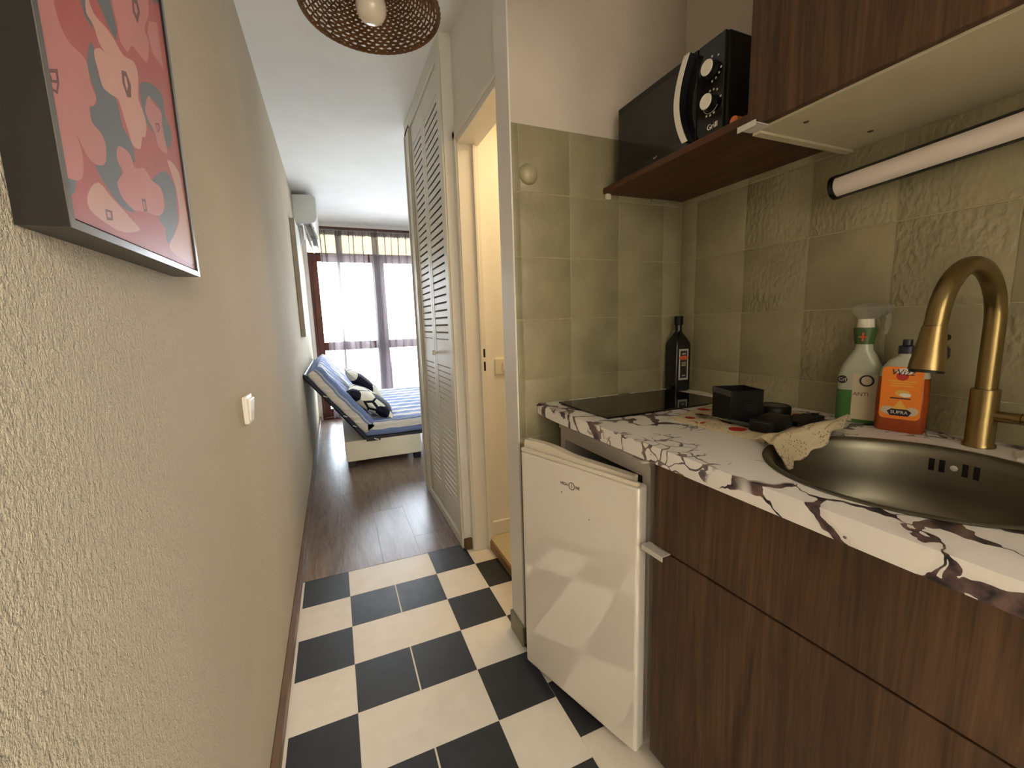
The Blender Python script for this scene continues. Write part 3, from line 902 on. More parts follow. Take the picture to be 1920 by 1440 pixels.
PRINT = [
    ('grey', [(0.652, 1.539), (0.661, 1.534), (0.658, 1.52), (0.663, 1.505), (0.687, 1.503), (0.7, 1.502), (0.705, 1.485), (0.708, 1.473), (0.729, 1.463), (0.731, 1.444), (0.719, 1.437), (0.697, 1.442), (0.684, 1.443), (0.675, 1.427), (0.681, 1.412), (0.668, 1.399), (0.669, 1.381), (0.704, 1.372), (0.676, 1.368), (0.651, 1.373), (0.634, 1.382), (0.623, 1.389), (0.615, 1.399), (0.633, 1.405), (0.644, 1.416), (0.647, 1.433), (0.635, 1.439), (0.624, 1.445), (0.625, 1.46), (0.642, 1.471), (0.643, 1.483), (0.637, 1.496), (0.636, 1.512)]),
    ('grey', [(0.642, 1.58), (0.658, 1.59), (0.665, 1.566), (0.662, 1.558), (0.647, 1.563)]),
    ('grey', [(0.686, 1.606), (0.727, 1.633), (0.737, 1.6), (0.728, 1.583), (0.707, 1.591)]),
    ('grey', [(0.795, 1.567), (0.849, 1.591), (0.889, 1.595), (0.891, 1.565), (0.912, 1.549), (0.895, 1.52), (0.874, 1.515), (0.868, 1.543), (0.857, 1.568), (0.82, 1.557), (0.806, 1.54), (0.822, 1.513), (0.8, 1.515), (0.788, 1.532)]),
    ('grey', [(0.783, 1.434), (0.85, 1.468), (0.888, 1.456), (0.883, 1.422), (0.879, 1.402), (0.845, 1.369), (0.811, 1.353), (0.811, 1.374), (0.79, 1.385), (0.826, 1.411), (0.818, 1.433)]),
    ('grey', [(0.549, 1.37), (0.569, 1.369), (0.561, 1.355), (0.551, 1.349), (0.547, 1.357)]),
    ('pink', [(0.554, 1.525), (0.585, 1.545), (0.584, 1.532), (0.59, 1.517), (0.604, 1.51), (0.633, 1.511), (0.635, 1.489), (0.644, 1.479), (0.633, 1.465), (0.623, 1.46), (0.624, 1.445), (0.641, 1.441), (0.649, 1.431), (0.642, 1.411), (0.627, 1.402), (0.605, 1.4), (0.592, 1.41), (0.585, 1.417), (0.59, 1.399), (0.583, 1.377), (0.569, 1.369), (0.549, 1.368), (0.546, 1.389), (0.545, 1.428), (0.547, 1.467)]),
    ('pink', [(0.746, 1.648), (0.872, 1.729), (0.88, 1.708), (0.848, 1.667), (0.859, 1.656), (0.84, 1.618), (0.819, 1.612), (0.783, 1.608), (0.764, 1.59), (0.743, 1.591), (0.741, 1.609)]),
    ('pink', [(0.874, 1.693), (0.916, 1.716), (0.917, 1.674), (0.916, 1.648), (0.871, 1.646), (0.86, 1.668)]),
    ('pink', [(0.823, 1.564), (0.841, 1.561), (0.872, 1.563), (0.868, 1.543), (0.872, 1.52), (0.874, 1.502), (0.836, 1.498), (0.827, 1.515), (0.804, 1.525), (0.801, 1.538)]),
    ('pink', [(0.684, 1.443), (0.716, 1.446), (0.727, 1.432), (0.761, 1.443), (0.783, 1.434), (0.818, 1.433), (0.82, 1.406), (0.792, 1.388), (0.736, 1.38), (0.702, 1.374), (0.674, 1.38), (0.664, 1.395), (0.687, 1.414), (0.674, 1.424)]),
    ('pale', [(0.661, 1.592), (0.674, 1.58), (0.704, 1.583), (0.725, 1.581), (0.746, 1.576), (0.782, 1.587), (0.79, 1.573), (0.778, 1.54), (0.787, 1.529), (0.795, 1.513), (0.783, 1.492), (0.771, 1.487), (0.756, 1.466), (0.731, 1.462), (0.724, 1.474), (0.715, 1.49), (0.706, 1.505), (0.689, 1.502), (0.666, 1.5), (0.661, 1.515), (0.657, 1.524), (0.659, 1.535), (0.677, 1.546), (0.689, 1.546), (0.674, 1.552), (0.667, 1.565), (0.653, 1.569)]),
    ('pale', [(0.588, 1.362), (0.615, 1.381), (0.641, 1.373), (0.665, 1.367), (0.69, 1.359), (0.712, 1.351), (0.659, 1.338), (0.619, 1.339), (0.586, 1.346)]),
    ('pale', [(0.869, 1.491), (0.923, 1.49), (0.932, 1.448), (0.948, 1.392), (0.942, 1.341), (0.862, 1.339), (0.818, 1.348), (0.859, 1.378), (0.892, 1.411), (0.893, 1.458)]),
    ('dark', [(0.731, 1.551), (0.747, 1.557), (0.757, 1.546), (0.751, 1.528), (0.737, 1.522), (0.728, 1.535)]),
    ('pale', [(0.738, 1.548), (0.744, 1.549), (0.746, 1.54), (0.74, 1.531), (0.736, 1.539)]),
    ('dark', [(0.81, 1.682), (0.833, 1.696), (0.839, 1.684), (0.821, 1.658), (0.807, 1.664)]),
    ('pink', [(0.817, 1.682), (0.826, 1.686), (0.829, 1.678), (0.82, 1.668), (0.815, 1.671)]),
    ('dark', [(0.551, 1.46), (0.569, 1.469), (0.568, 1.456), (0.561, 1.443), (0.55, 1.442)]),
    ('pink', [(0.554, 1.458), (0.564, 1.463), (0.564, 1.457), (0.556, 1.453)]),
    ('pink', [(0.554, 1.45), (0.564, 1.454), (0.56, 1.446), (0.554, 1.445)]),
    ('dark', [(0.621, 1.355), (0.638, 1.357), (0.636, 1.346), (0.621, 1.343)]),
    ('pale', [(0.624, 1.353), (0.633, 1.354), (0.632, 1.348), (0.624, 1.347)]),
    ('dark', [(0.733, 1.396), (0.747, 1.399), (0.748, 1.383), (0.735, 1.379)]),
    ('pink', [(0.736, 1.393), (0.743, 1.394), (0.742, 1.385), (0.738, 1.384)]),
    ('dark', [(0.835, 1.532), (0.853, 1.538), (0.854, 1.532), (0.841, 1.52)]),
    ('pink', [(0.84, 1.532), (0.849, 1.534), (0.849, 1.53), (0.842, 1.524)]),
]

extra = []
rp = random.Random(11)
for (cy, cz, rad, c) in ((0.60, 1.70, 0.075, 'pale'), (0.66, 1.83, 0.085, 'pink'), (0.83, 1.85, 0.07, 'pale'), (0.75, 1.74, 0.05, 'pink'), (0.56, 1.86, 0.04, 'grey'), (0.75, 1.88, 0.03, 'grey'), (0.91, 1.78, 0.04, 'grey')):
    pl = []
    for k in range(40):
        an = 2*math.pi*k/40
        rr = rad*(0.72+0.28*abs(math.sin(an*2.5+cy*20)))*(1+0.05*math.sin(an*9))
        pl.append((cy+rr*math.cos(an), cz+rr*math.sin(an)))
    extra.append((c, pl))
names = ['print_red', 'print_grey', 'print_pink', 'print_pale', 'print_dark']
from mathutils.geometry import delaunay_2d_cdt
lo = (PY0+fr+g+0.0005, PZ0+fr+g+0.0005); hi = (PY1-fr-g-0.0005, PZ1-fr-g-0.0005)
cv_, cf_, cm_ = [Vector(q) for q in (lo, (hi[0], lo[1]), hi, (lo[0], hi[1]))], [[0, 1, 2, 3]], [0]
for (c, pl_) in extra+PRINT:
    if c != 'dark' and len(pl_) < 36 and len(pl_) > 6:              # round the outlines off
        sm_ = []
        n_ = len(pl_)
        for k in range(n_):
            p0, p1, p2, p3 = [Vector(pl_[(k+q) % n_]) for q in (-1, 0, 1, 2)]
            for tt in (0.0, 0.34, 0.67):
                sm_.append(0.5*((2*p1)+(p2-p0)*tt+(2*p0-5*p1+4*p2-p3)*tt*tt+(3*p1-p0-3*p2+p3)*tt**3))
        pl_ = sm_
    if sum(pl_[k][0]*pl_[(k+1) % len(pl_)][1]-pl_[(k+1) % len(pl_)][0]*pl_[k][1] for k in range(len(pl_))) < 0: pl_ = pl_[::-1]
    i0 = len(cv_)
    cv_ += [Vector((min(max(q[0], lo[0]+0.0005), hi[0]-0.0005), min(max(q[1], lo[1]+0.0005), hi[1]-0.0005))) for q in pl_]
    cf_.append(list(range(i0, len(cv_)))); cm_.append({'grey': 1, 'pink': 2, 'pale': 3, 'dark': 4}[c])
ce_ = [(f_[k], f_[(k+1) % len(f_)]) for f_ in cf_ for k in range(len(f_))]
ov, oe, of, _a, _b, _c = delaunay_2d_cdt(cv_, ce_, [], 0, 1e-6)
def inside_poly(q, idx):
    r_ = False
    for k in range(len(idx)):
        a_, b_ = cv_[idx[k]], cv_[idx[k-1]]
        if (a_.y > q.y) != (b_.y > q.y) and q.x < (b_.x-a_.x)*(q.y-a_.y)/(b_.y-a_.y)+a_.x: r_ = not r_
    return r_
bm = B()
vs_ = [bm.verts.new((0.0871, q.x, q.y)) for q in ov]
for f_ in of:
    cen = sum((ov[k] for k in f_), Vector((0, 0)))/len(f_)
    m_ = 0
    for idx, mm in zip(cf_, cm_):
        if inside_poly(cen, idx): m_ = mm
    try: ff = bm.faces.new([vs_[k] for k in f_])
    except ValueError: continue
    ff.material_index = m_
o = child('print', bm, names, pt)
o['label'] = 'pink flowers over grey leaves'

# ---- wall switch
sw = thing('light_switch', 'white rocker switch on the stucco wall below the painting', 'light switch', (XL, 1.425, 0.99))
child('plate', box(B(), XL, 0.0645, 1.385, 1.463, 0.949, 1.031, 0.004, 2), 'plastic_white', sw)
bm = B(); prism(bm, [(1.396, 0), (1.452, 0), (1.452, 1), (1.396, 1)], 'x', 0, 1); bm.free()
bm = B(); prism(bm, [(0.0646, 0.960), (0.0665, 0.960), (0.0725, 1.018), (0.0700, 1.020), (0.0646, 1.020)], 'y', 1.397, 1.451)
child('rocker', bm, 'plastic_white', sw)

# ---- pendant lamp
pl = thing('pendant_lamp', 'woven rope pendant lamp with a white globe bulb', 'lamp', (0.505, 1.52, 2.2))
PC = Vector((0.505, 1.52, 0))
def shade_z(r): return 2.203+0.118*(1-(r/0.212))**0.85
bm = B()
nr = 20; NR = 168
for i in range(nr+1):
    r = 0.030+(0.205-0.030)*i/nr
    z = shade_z(r)
    tr = 0.0041
    ring = []
    ph = math.pi*(i % 2)
    for k in range(NR):
        an = 2*math.pi*k/NR
        wv = 0.0022*math.sin(an*42+ph)
        c = Vector((math.cos(an), math.sin(an), 0))
        jit = 0.0012*math.sin(an*13+i*2.1)
        p = PC+c*(r+jit)+Vector((0, 0, z+wv))
        ring.append([bm.verts.new(p+c*tr*math.cos(a)+Vector((0, 0, tr*math.sin(a)))) for a in (0.4, 1.97, 3.54, 5.11)])
    for k in range(NR):
        for q in range(4):
            bm.faces.new((ring[k][q], ring[(k+1) % NR][q], ring[(k+1) % NR][(q+1) % 4], ring[k][(q+1) % 4]))
child('woven_shade', bm, 'rope', pl, True)
bm = B()
for k in range(42):
    an = 2*math.pi*(k+0.5)/42
    c = Vector((math.cos(an), math.sin(an), 0))
    pts = [PC+c*(0.028+(0.208-0.028)*q/10)+Vector((0, 0, shade_z(0.028+(0.208-0.028)*q/10))) for q in range(11)]
    tube(bm, pts, 0.0026, 5, False)
child('warp_cords', bm, 'rope', pl, True)['kind'] = 'stuff'
bm = B()
pts = [PC+Vector((0.2105*math.cos(2*math.pi*k/160), 0.2105*math.sin(2*math.pi*k/160), 2.203+0.002*math.sin(k*2.4))) for k in range(161)]
tube(bm, pts, [0.0052+0.0012*math.sin(k*2.4) for k in range(161)], 7, False)
child('rim', bm, 'rope', pl, True)
bm = B(); lathe(bm, [(0.004, 2.168), (0.018, 2.170), (0.033, 2.178), (0.043, 2.192), (0.047, 2.210), (0.044, 2.232), (0.034, 2.254), (0.022, 2.27), (0.016, 2.285)], 0.505, 1.52, 28)
child('bulb', bm, 'bulb_white', pl, True)
bm = B(); lathe(bm, [(0.020, 2.285), (0.020, 2.33), (0.012, 2.34)], 0.505, 1.52, 18)
child('socket', bm, 'plastic_white', pl, True)
bm = B(); tube(bm, [(0.505, 1.52, 2.34), (0.505, 1.52, 2.53)], 0.003, 8)
child('cord', bm, 'plastic_white', pl, True)
bm = B(); lathe(bm, [(0.05, H-0.0005), (0.05, 2.53), (0.02, 2.525)], 0.505, 1.52, 24)
child('ceiling_rose', bm, 'plastic_white', pl, True)

# ---- bathroom light switch and lamp
bs = thing('light_switch', 'cream switch plate on the yellow bathroom wall', 'light switch', (1.13, 2.08, 0.98))
child('plate', box(B(), 1.085, 1.175, 2.072, 2.0815, 0.945, 1.03, 0.003, 2), 'plastic_white', bs)
child('rocker', box(B(), 1.125, 1.165, 2.067, 2.0718, 0.965, 1.01, 0.003, 2), 'plastic_white', bs)

# ================================================================== KITCHEN
ZT = 0.930                                            # worktop height
# ---- base cabinet
bc = thing('base_cabinet', 'dark walnut base cabinet under the sink', 'cabinet', (1.0, 0.769, 0))
CF = 1.000
child('side_panel', box(B(), CF+0.020, 1.46, 0.751, 0.769, 0.10, 0.889), 'walnut', bc)
child('side_panel', box(B(), CF+0.020, 1.46, -0.15, -0.132, 0.10, 0.889), 'walnut', bc)
child('bottom_panel', box(B(), CF+0.020, 1.46, -0.131, 0.750, 0.10, 0.118), 'walnut', bc)
child('plinth', box(B(), CF+0.06, 1.44, -0.15, 0.765, 0.0, 0.099), 'plastic_black_soft', bc)
d1 = child('drawer_front', box(B(), CF, CF+0.019, -0.15, 0.769, 0.6575, 0.886, 0.0012, 1), 'walnut', bc)
d2 = child('door', box(B(), CF, CF+0.019, -0.15, 0.769, 0.06, 0.653, 0.0012, 1), 'walnut', bc)
def pull(parent, y0, y1, z):
    bm = B()
    box(bm, CF-0.022, CF+0.004, y0, y1, z+0.0002, z+0.0022)
    box(bm, CF-0.024, CF-0.0215, y0, y1, z-0.011, z+0.0022)
    child('handle', bm, 'alu', parent)['label'] = 'short aluminium edge pull'
pull(d2, 0.717, 0.785, 0.6535)
bc.rotation_euler = (0, 0, math.radians(3.0))        # the unit stands slightly askew under the worktop

# ---- worktop with a round cut-out for the sink
SX, SY, SR = 1.235, 0.390, 0.215
bm = B()
x0, x1, y0, y1 = 0.952, XB-0.001, -0.15, YK-0.001
angs = sorted(set([2*math.pi*k/72 for k in range(72)] + [math.atan2(y-SY, x-SX) % (2*math.pi) for x in (x0, x1) for y in (y0, y1)]))
def hit(an):
    c, s = math.cos(an), math.sin(an)
    t = min(((x1-SX)/c if c > 1e-9 else (x0-SX)/c if c < -1e-9 else 9e9), ((y1-SY)/s if s > 1e-9 else (y0-SY)/s if s < -1e-9 else 9e9))
    return SX+c*t, SY+s*t
R = {}
for z in (ZT-0.040, ZT):
    R[z] = ([bm.verts.new((SX+SR*math.cos(a), SY+SR*math.sin(a), z)) for a in angs], [bm.verts.new((*hit(a), z)) for a in angs])
n = len(angs)
(it, ot), (ib, ob) = R[ZT], R[ZT-0.040]
front = []
for k in range(n):
    k2 = (k+1) % n
    bm.faces.new((it[k], it[k2], ot[k2], ot[k])); bm.faces.new((ib[k2], ib[k], ob[k], ob[k2]))
    bm.faces.new((it[k2], it[k], ib[k], ib[k2]))
    f = bm.faces.new((ot[k], ot[k2], ob[k2], ob[k]))
bm.edges.ensure_lookup_table()
es = [e for e in bm.edges if all(abs(v.co.x-x0) < 1e-6 for v in e.verts) and abs(e.verts[0].co.z-e.verts[1].co.z) < 1e-6]
bmesh.ops.bevel(bm, geom=es, offset=0.007, segments=4, affect='EDGES')
top = obj('worktop', bm, 'marble', None, 50)
tag(top, 'white worktop with dark marble veins along the olive tiles', 'worktop')

# ---- round sink
sk = thing('sink', 'round stainless steel sink let into the marble worktop', 'sink', (SX, SY, 0.76))
bm = B()
prof = [(0.2225, ZT+0.0005), (0.2235, ZT+0.002), (0.220, ZT+0.0045), (0.2125, ZT+0.0035), (0.206, ZT-0.003), (0.2015, ZT-0.02), (0.198, ZT-0.08), (0.192, ZT-0.12), (0.176, ZT-0.145), (0.14, ZT-0.155), (0.05, ZT-0.158), (0.038, ZT-0.160)]
lathe(bm, prof, SX, SY, 72, capb=False, capt=True)
child('bowl', bm, 'steel', sk, 50)
bm = B(); lathe(bm, [(0.036, ZT-0.1588), (0.034, ZT-0.1575), (0.02, ZT-0.1585), (0.004, ZT-0.1575)], SX, SY, 28)
child('drain', bm, 'steel', sk, True)
OVA = 0.05
for k, da in enumerate((-0.165, -0.088, 0.083, 0.165)):
    an = OVA-da
    bm = B(); box(bm, -0.0015, 0.0010, -0.0045, 0.0045, -0.013, 0.013, 0.0009, 2)
    o = obj('overflow_slot', bm, 'plastic_black')
    o.location = (SX+0.2003*math.cos(an), SY+0.2003*math.sin(an), ZT-0.032); o.rotation_euler = (0, 0, an)
    o.parent = sk; o.matrix_parent_inverse = root_matrix(sk).inverted()
bm = B(); lathe(bm, [(0.006, 0), (0.005, 0.002), (0.001, 0.003)], n=14)
o = obj('overflow_screw', bm, 'alu', None, True); an = OVA
o.location = (SX+0.2003*math.cos(an), SY+0.2003*math.sin(an), ZT-0.032); o.rotation_euler = (0, -math.pi/2, an)
o.parent = sk; o.matrix_parent_inverse = root_matrix(sk).inverted()

# ---- brass tap
FX, FY = 1.532, 0.402
fc = thing('kitchen_tap', 'tall arched brushed brass kitchen tap with pull out spray', 'tap', (FX, FY, ZT))
bm = B(); lathe(bm, [(0.0250, ZT+0.0002), (0.0250, ZT+0.006), (0.0220, ZT+0.009), (0.0220, ZT+0.120), (0.0205, ZT+0.122)], FX, FY, 32)
child('body', bm, 'brass', fc, 50)
pts = [(FX, FY, ZT+0.12), (FX, FY, ZT+0.20), (FX, FY, ZT+0.255)]
Rr = 0.112; cx, cz = FX-Rr, ZT+0.255
for k in range(1, 19):
    an = math.pi*(1.0*k/18)*0.97
    pts.append((cx+Rr*math.cos(an), FY, cz+1.0*Rr*math.sin(an)))
lx, ly, lz = pts[-1]
pts.append((lx-0.004, FY, lz-0.012))
bm = B(); tube(bm, pts, 0.0162, 24)
child('spout', bm, 'brass', fc, 60)
hx = lx-0.004; lz += 0.002
bm = B(); tube(bm, [(hx, FY, lz-0.012), (hx-0.002, FY, lz-0.028), (hx-0.005, FY, lz-0.050), (hx-0.009, FY, lz-0.076), (hx-0.011, FY, lz-0.090)], [0.0172, 0.0185, 0.0210, 0.0250, 0.0260], 28)
sp = child('spray_head', bm, 'brass', fc, 60)
bm = B(); tube(bm, [(hx-0.011, FY, lz-0.0902), (hx-0.0115, FY, lz-0.0945)], [0.0245, 0.0235], 28)
child('nozzle', bm, 'plastic_black', sp, 60)
bm = B(); tube(bm, [(hx+0.014, FY-0.009, lz-0.042), (hx+0.0165, FY-0.010, lz-0.053), (hx+0.0175, FY-0.010, lz-0.066), (hx+0.016, FY-0.009, lz-0.075)], [0.004, 0.0085, 0.0085, 0.004], 12)
child('spray_button', bm, 'plastic_black', sp, True)
bm = B(); tube(bm, [(hx+0.010, FY-0.004, lz-0.032), (hx+0.0255, FY-0.010, lz-0.032)], 0.0056, 12)
child('spray_button', bm, 'plastic_black', sp, True)
bm = B(); tube(bm, [(FX-0.001, FY-0.015, ZT+0.068), (FX-0.001, FY-0.055, ZT+0.068)], 0.0112, 20)
lv = child('lever_socket', bm, 'brass', fc, 60)
bm = B(); tube(bm, [(FX-0.001, FY-0.0565, ZT+0.068), (FX-0.001, FY-0.115, ZT+0.068)], 0.0115, 20)
child('lever', bm, 'brass', fc, 60)

# ---- ceramic hob
hb = thing('ceramic_hob', 'black glass ceramic hob in the corner of the worktop', 'hob', (1.27, 1.13, ZT))
bm = B(); box(bm, 1.018, 1.515, 0.986, 1.274, ZT+0.0003, ZT+0.0055, 0.002, 1)
child('glass', bm, 'ceramic_hob', hb)

# ---- small fridge, door ajar
fg = thing('fridge', 'small white fridge under the worktop with its door ajar', 'fridge', (1.25, 1.03, 0))
FA, FB = 0.804, 1.262
ZB = 0.845
bm = B()                                              # open-fronted shell
box(bm, 1.0185, 1.50, FA, FA+0.03, 0.035, ZB); box(bm, 1.0185, 1.50, FB-0.03, FB, 0.035, ZB)
box(bm, 1.47, 1.50, FA+0.03, FB-0.03, 0.035, ZB); box(bm, 1.0185, 1.47, FA+0.03, FB-0.03, 0.035, 0.075)
box(bm, 1.0185, 1.47, FA+0.03, FB-0.03, ZB-0.035, ZB)
child('body', bm, 'fridge_body', fg)
child('top_panel', box(B(), 1.012, 1.50, FA-0.002, FB+0.002, ZB+0.0002, ZB+0.013, 0.003, 2), 'fridge_body', fg)
child('shelf', box(B(), 1.10, 1.47, FA+0.031, FB-0.031, 0.45, 0.456), 'trigger_clear', fg)
for (x, y) in ((1.06, FA+0.03), (1.06, FB-0.06), (1.45, FA+0.03), (1.45, FB-0.06)):
    bm = B(); lathe(bm, [(0.015, 0.0), (0.015, 0.022), (0.01, 0.034)], x, y+0.015, 14)
    child('foot', bm, 'plastic_black', fg, True)
AJ = math.radians(17.5)
bm = B(); box(bm, -0.042, 0.0, 0.0, 0.445, 0.030, 0.800, 0.009, 3)
dr = obj('door', bm, 'fridge_white', fg)
dr.matrix_parent_inverse = root_matrix(fg).inverted()
dr.location = (1.014, 0.806, 0); dr.rotation_euler = (0, 0, AJ)
def dchild(name, bm, m, smooth=False):
    return obj(name, bm, m, dr, smooth)
# moulded grip along the top edge: a lip in front and a wavy scoop behind it
dchild('grip_lip', box(B(), -0.0425, -0.030, 0.004, 0.441, 0.8002, 0.812, 0.003, 2), 'fridge_trim')
bm = B()
N = 40
rowA, rowB, rowC, rowD = [], [], [], []
for k in range(N+1):
    w = 0.030+(0.441-0.030)*k/N
    q = k/N
    zt = 0.816+0.019*(1/(1+math.exp(-(q-0.62)*16)))+0.005*math.sin(q*3.1)
    rowA.append(bm.verts.new((-0.030, w, 0.8005))); rowB.append(bm.verts.new((-0.024, w, zt)))
    rowC.append(bm.verts.new((-0.002, w, zt+0.001))); rowD.append(bm.verts.new((-0.002, w, 0.8005)))
for k in range(N):
    for a, b in ((rowA, rowB), (rowB, rowC), (rowC, rowD), (rowD, rowA)):
        bm.faces.new((a[k], a[k+1], b[k+1], b[k]))
bm.faces.new((rowA[0], rowB[0], rowC[0], rowD[0])); bm.faces.new((rowD[N], rowC[N], rowB[N], rowA[N]))
dchild('grip_scoop', bm, 'fridge_trim', 50)
dchild('gasket', box(B(), 0.0002, 0.010, 0.02, 0.43, 0.05, 0.79, 0.003, 1), 'gasket')
lg = dchild('logo', lathe(B(), [(0.0001, 0), (0.0001, 0)], n=3, capb=False, capt=False), 'logo_ink'); bpy.data.objects.remove(lg)
bm = B(); pts = [(-0.0423, 0.222+0.0105*math.cos(2*math.pi*k/32), 0.741+0.0105*math.sin(2*math.pi*k/32)) for k in range(33)]
tube(bm, pts, 0.0011, 6, False)
dchild('logo_ring', bm, 'logo_ink')
text('logo_text', 'HIGH', 0.0125, 'logo_ink', dr, (-0.0423, 0.2515, 0.741), local=True)
text('logo_text', '1', 0.016, 'logo_ink', dr, (-0.0423, 0.222, 0.741), local=True)
text('logo_text', 'NE', 0.0125, 'logo_ink', dr, (-0.0423, 0.200, 0.741), local=True)
for (w, z, r) in ((0.262, 0.712, 0.0022), (0.158, 0.660, 0.0018), (0.195, 0.48, 0.0012)):
    bm = B(); lathe(bm, [(r, 0), (r*0.5, 0.0004)], n=10)
    o = dchild('mark', bm, 'logo_ink'); o.location = (-0.0421, w, z); o.rotation_euler = (0, -math.pi/2, 0)
# hinge cover
bm = B(); prism(bm, [(0.985, 0.800), (0.985, 0.838), (1.06, 0.868), (1.075, 0.868), (1.075, 0.793), (1.0, 0.793)], 'z', ZB+0.0135, ZB+0.022)
bmesh.ops.bevel(bm, geom=list(bm.edges), offset=0.002, segments=2, affect='EDGES')
child('hinge_cover', bm, 'fridge_body', fg)

# ---- wall shelf with microwave
sh = thing('wall_shelf', 'dark walnut wall shelf under the microwave', 'shelf', (1.42, 1.03, 1.66))
child('board', box(B(), 1.236, XB-0.0005, 0.745, YK-0.0005, 1.660, 1.679, 0.001, 1), 'walnut_shelf', sh)
child('bracket', box(B(), 1.243, 1.262, YK-0.014, YK-0.001, 1.640, 1.6598, 0.002, 1), 'plastic_white', sh)
child('bracket', box(B(), 1.45, 1.58, YK-0.010, YK-0.001, 1.650, 1.6598, 0.001, 1), 'skirting_olive', sh)
mw = thing('microwave', 'black microwave oven with white handle and two white dials', 'microwave', (1.40, 1.052, 1.68))
MX = 1.262
child('casing', box(B(), MX+0.012, 1.575, 0.838, 1.266, 1.6845, 1.920, 0.004, 2), 'plastic_black', mw)
for (x, y) in ((1.30, 0.87), (1.30, 1.23), (1.54, 0.87), (1.54, 1.23)):
    bm = B(); lathe(bm, [(0.012, 1.6795), (0.012, 1.6845)], x, y, 12); child('foot', bm, 'plastic_black', mw)
md = child('door', box(B(), MX, MX+0.0118, 0.926, 1.266, 1.686, 1.918, 0.003, 2), 'gloss_black', mw)
child('window', box(B(), MX-0.0006, MX+0.0001, 0.992, 1.246, 1.712, 1.893), 'window_black', md)
child('top_strip', box(B(), MX-0.0006, MX+0.0001, 0.927, 1.264, 1.900, 1.9165), 'plastic_black', md)
text('logo_text', 'co+', 0.010, 'label_white', md, (MX-0.0009, 1.083, 1.704))
# crescent handle: pale front strip on a black grip
def arc_strip(bm, xa, xb, w0, w1, y_end, bulge):
    N = 24; rows = []
    for k in range(N+1):
        tt = k/N; z = 1.690+(1.908-1.690)*tt
        c = y_end+bulge*math.sin(math.pi*tt)**0.9
        rows.append([bm.verts.new((x, y, z)) for x, y in ((xa, c+w0), (xa, c+w1), (xb, c+w1), (xb, c+w0))])
    for a, b in zip(rows, rows[1:]):
        for q in range(4): bm.faces.new((a[q], a[(q+1) % 4], b[(q+1) % 4], b[q]))
    bm.faces.new(rows[0]); bm.faces.new(rows[-1][::-1])
    return bm
hd = child('handle', arc_strip(B(), MX-0.024, MX-0.0008, 0.000, 0.012, 0.930, 0.034), 'plastic_black', md)
child('handle_strip', arc_strip(B(), MX-0.0272, MX-0.0242, 0.000, 0.0185, 0.930, 0.034), 'plastic_white', hd)['label'] = 'white curved front of the handle'
pn = child('control_panel', box(B(), MX, MX+0.0118, 0.840, 0.925, 1.686, 1.918, 0.003, 2), 'gloss_black', mw)
for z in (1.846, 1.766):
    bm = B(); tube(bm, [(MX-0.0002, 0.879, z), (MX-0.018, 0.879, z)], [0.0205, 0.0185], 28)
    kb = child('dial', bm, 'plastic_black', pn, 50)
    bm = B(); tube(bm, [(MX-0.0181, 0.879, z), (MX-0.0205, 0.879, z)], [0.0185, 0.0175], 28)
    child('dial_cap', bm, 'plastic_white', kb, 50)['label'] = 'white dial face'
bm = B()
pts = [(MX-0.0005, 0.879+0.0245*math.cos(a), 1.766+0.0245*math.sin(a)) for a in [(-2.6+k*3.9/30) for k in range(31)]]
tube(bm, pts, 0.0006, 5)
child('dial_ring', bm, 'label_white', pn)
bm = B()
for zc, aa in ((1.846, (0.9, 1.6, 2.2, -0.3, -0.7, -1.1, -1.5)), (1.766, (0.9, 1.3, 1.7, 2.1, 0.1, -1.2, -1.6, -2.0))):
    for a in aa:
        y, z = 0.879-0.030*math.cos(a), zc+0.030*math.sin(a)
        box(bm, MX-0.0006, MX-0.0001, y-0.0022, y+0.0022, z-0.0022, z+0.0022)
child('markings', bm, 'label_white', pn)['kind'] = 'stuff'
text('grill_text', 'Grill', 0.019, 'ink_white', pn, (MX-0.0007, 0.872, 1.707))
# small lying bottle with an orange cap beside the microwave
ob = thing('small_bottle', 'tiny bottle with an orange cap lying beside the microwave', 'bottle', (1.30, 0.80, 1.68))
bm = B(); tube(bm, [(1.256, 0.806, 1.6915), (1.260, 0.806, 1.6915), (1.280, 0.805, 1.6915)], [0.007, 0.0118, 0.0120], 16)
child('cap', bm, 'orange_skin', ob, True)
bm = B(); tube(bm, [(1.2802, 0.805, 1.6915), (1.33, 0.803, 1.6915)], 0.0115, 16)
child('bottle_body', bm, 'plastic_black_soft', ob, True)

# ---- upper cabinet
uc = thing('upper_cabinet', 'dark walnut upper cabinet with a cream underside', 'cabinet', (1.42, 0.1, 1.635))
child('body', box(B(), 1.2465, XB-0.0005, -0.46, 0.742, 1.636, 2.36, 0.001, 1), 'cab_cream', uc)
child('side_lip', box(B(), 1.2465, XB-0.001, 0.722, 0.742, 1.6295, 1.6358, 0.001, 1), 'cab_cream', uc)
ud = child('door', box(B(), 1.228, 1.246, 0.142, 0.742, 1.640, 2.36, 0.001, 1), 'walnut', uc)
child('door', box(B(), 1.228, 1.246, -0.46, 0.139, 1.640, 2.36, 0.001, 1), 'walnut', uc)
bm = B(); box(bm, 1.203, 1.245, 0.700, 0.745, 1.6365, 1.6385); box(bm, 1.2005, 1.2030, 0.700, 0.745, 1.630, 1.6425)
child('handle', bm, 'alu', ud)['label'] = 'short aluminium edge pull'
for (x, y) in ((1.31, 0.66), (1.51, 0.64)):
    bm = B(); lathe(bm, [(0.005, 1.6345), (0.006, 1.6358)], x, y, 12); child('screw_cap', bm, 'cap_brown', uc)

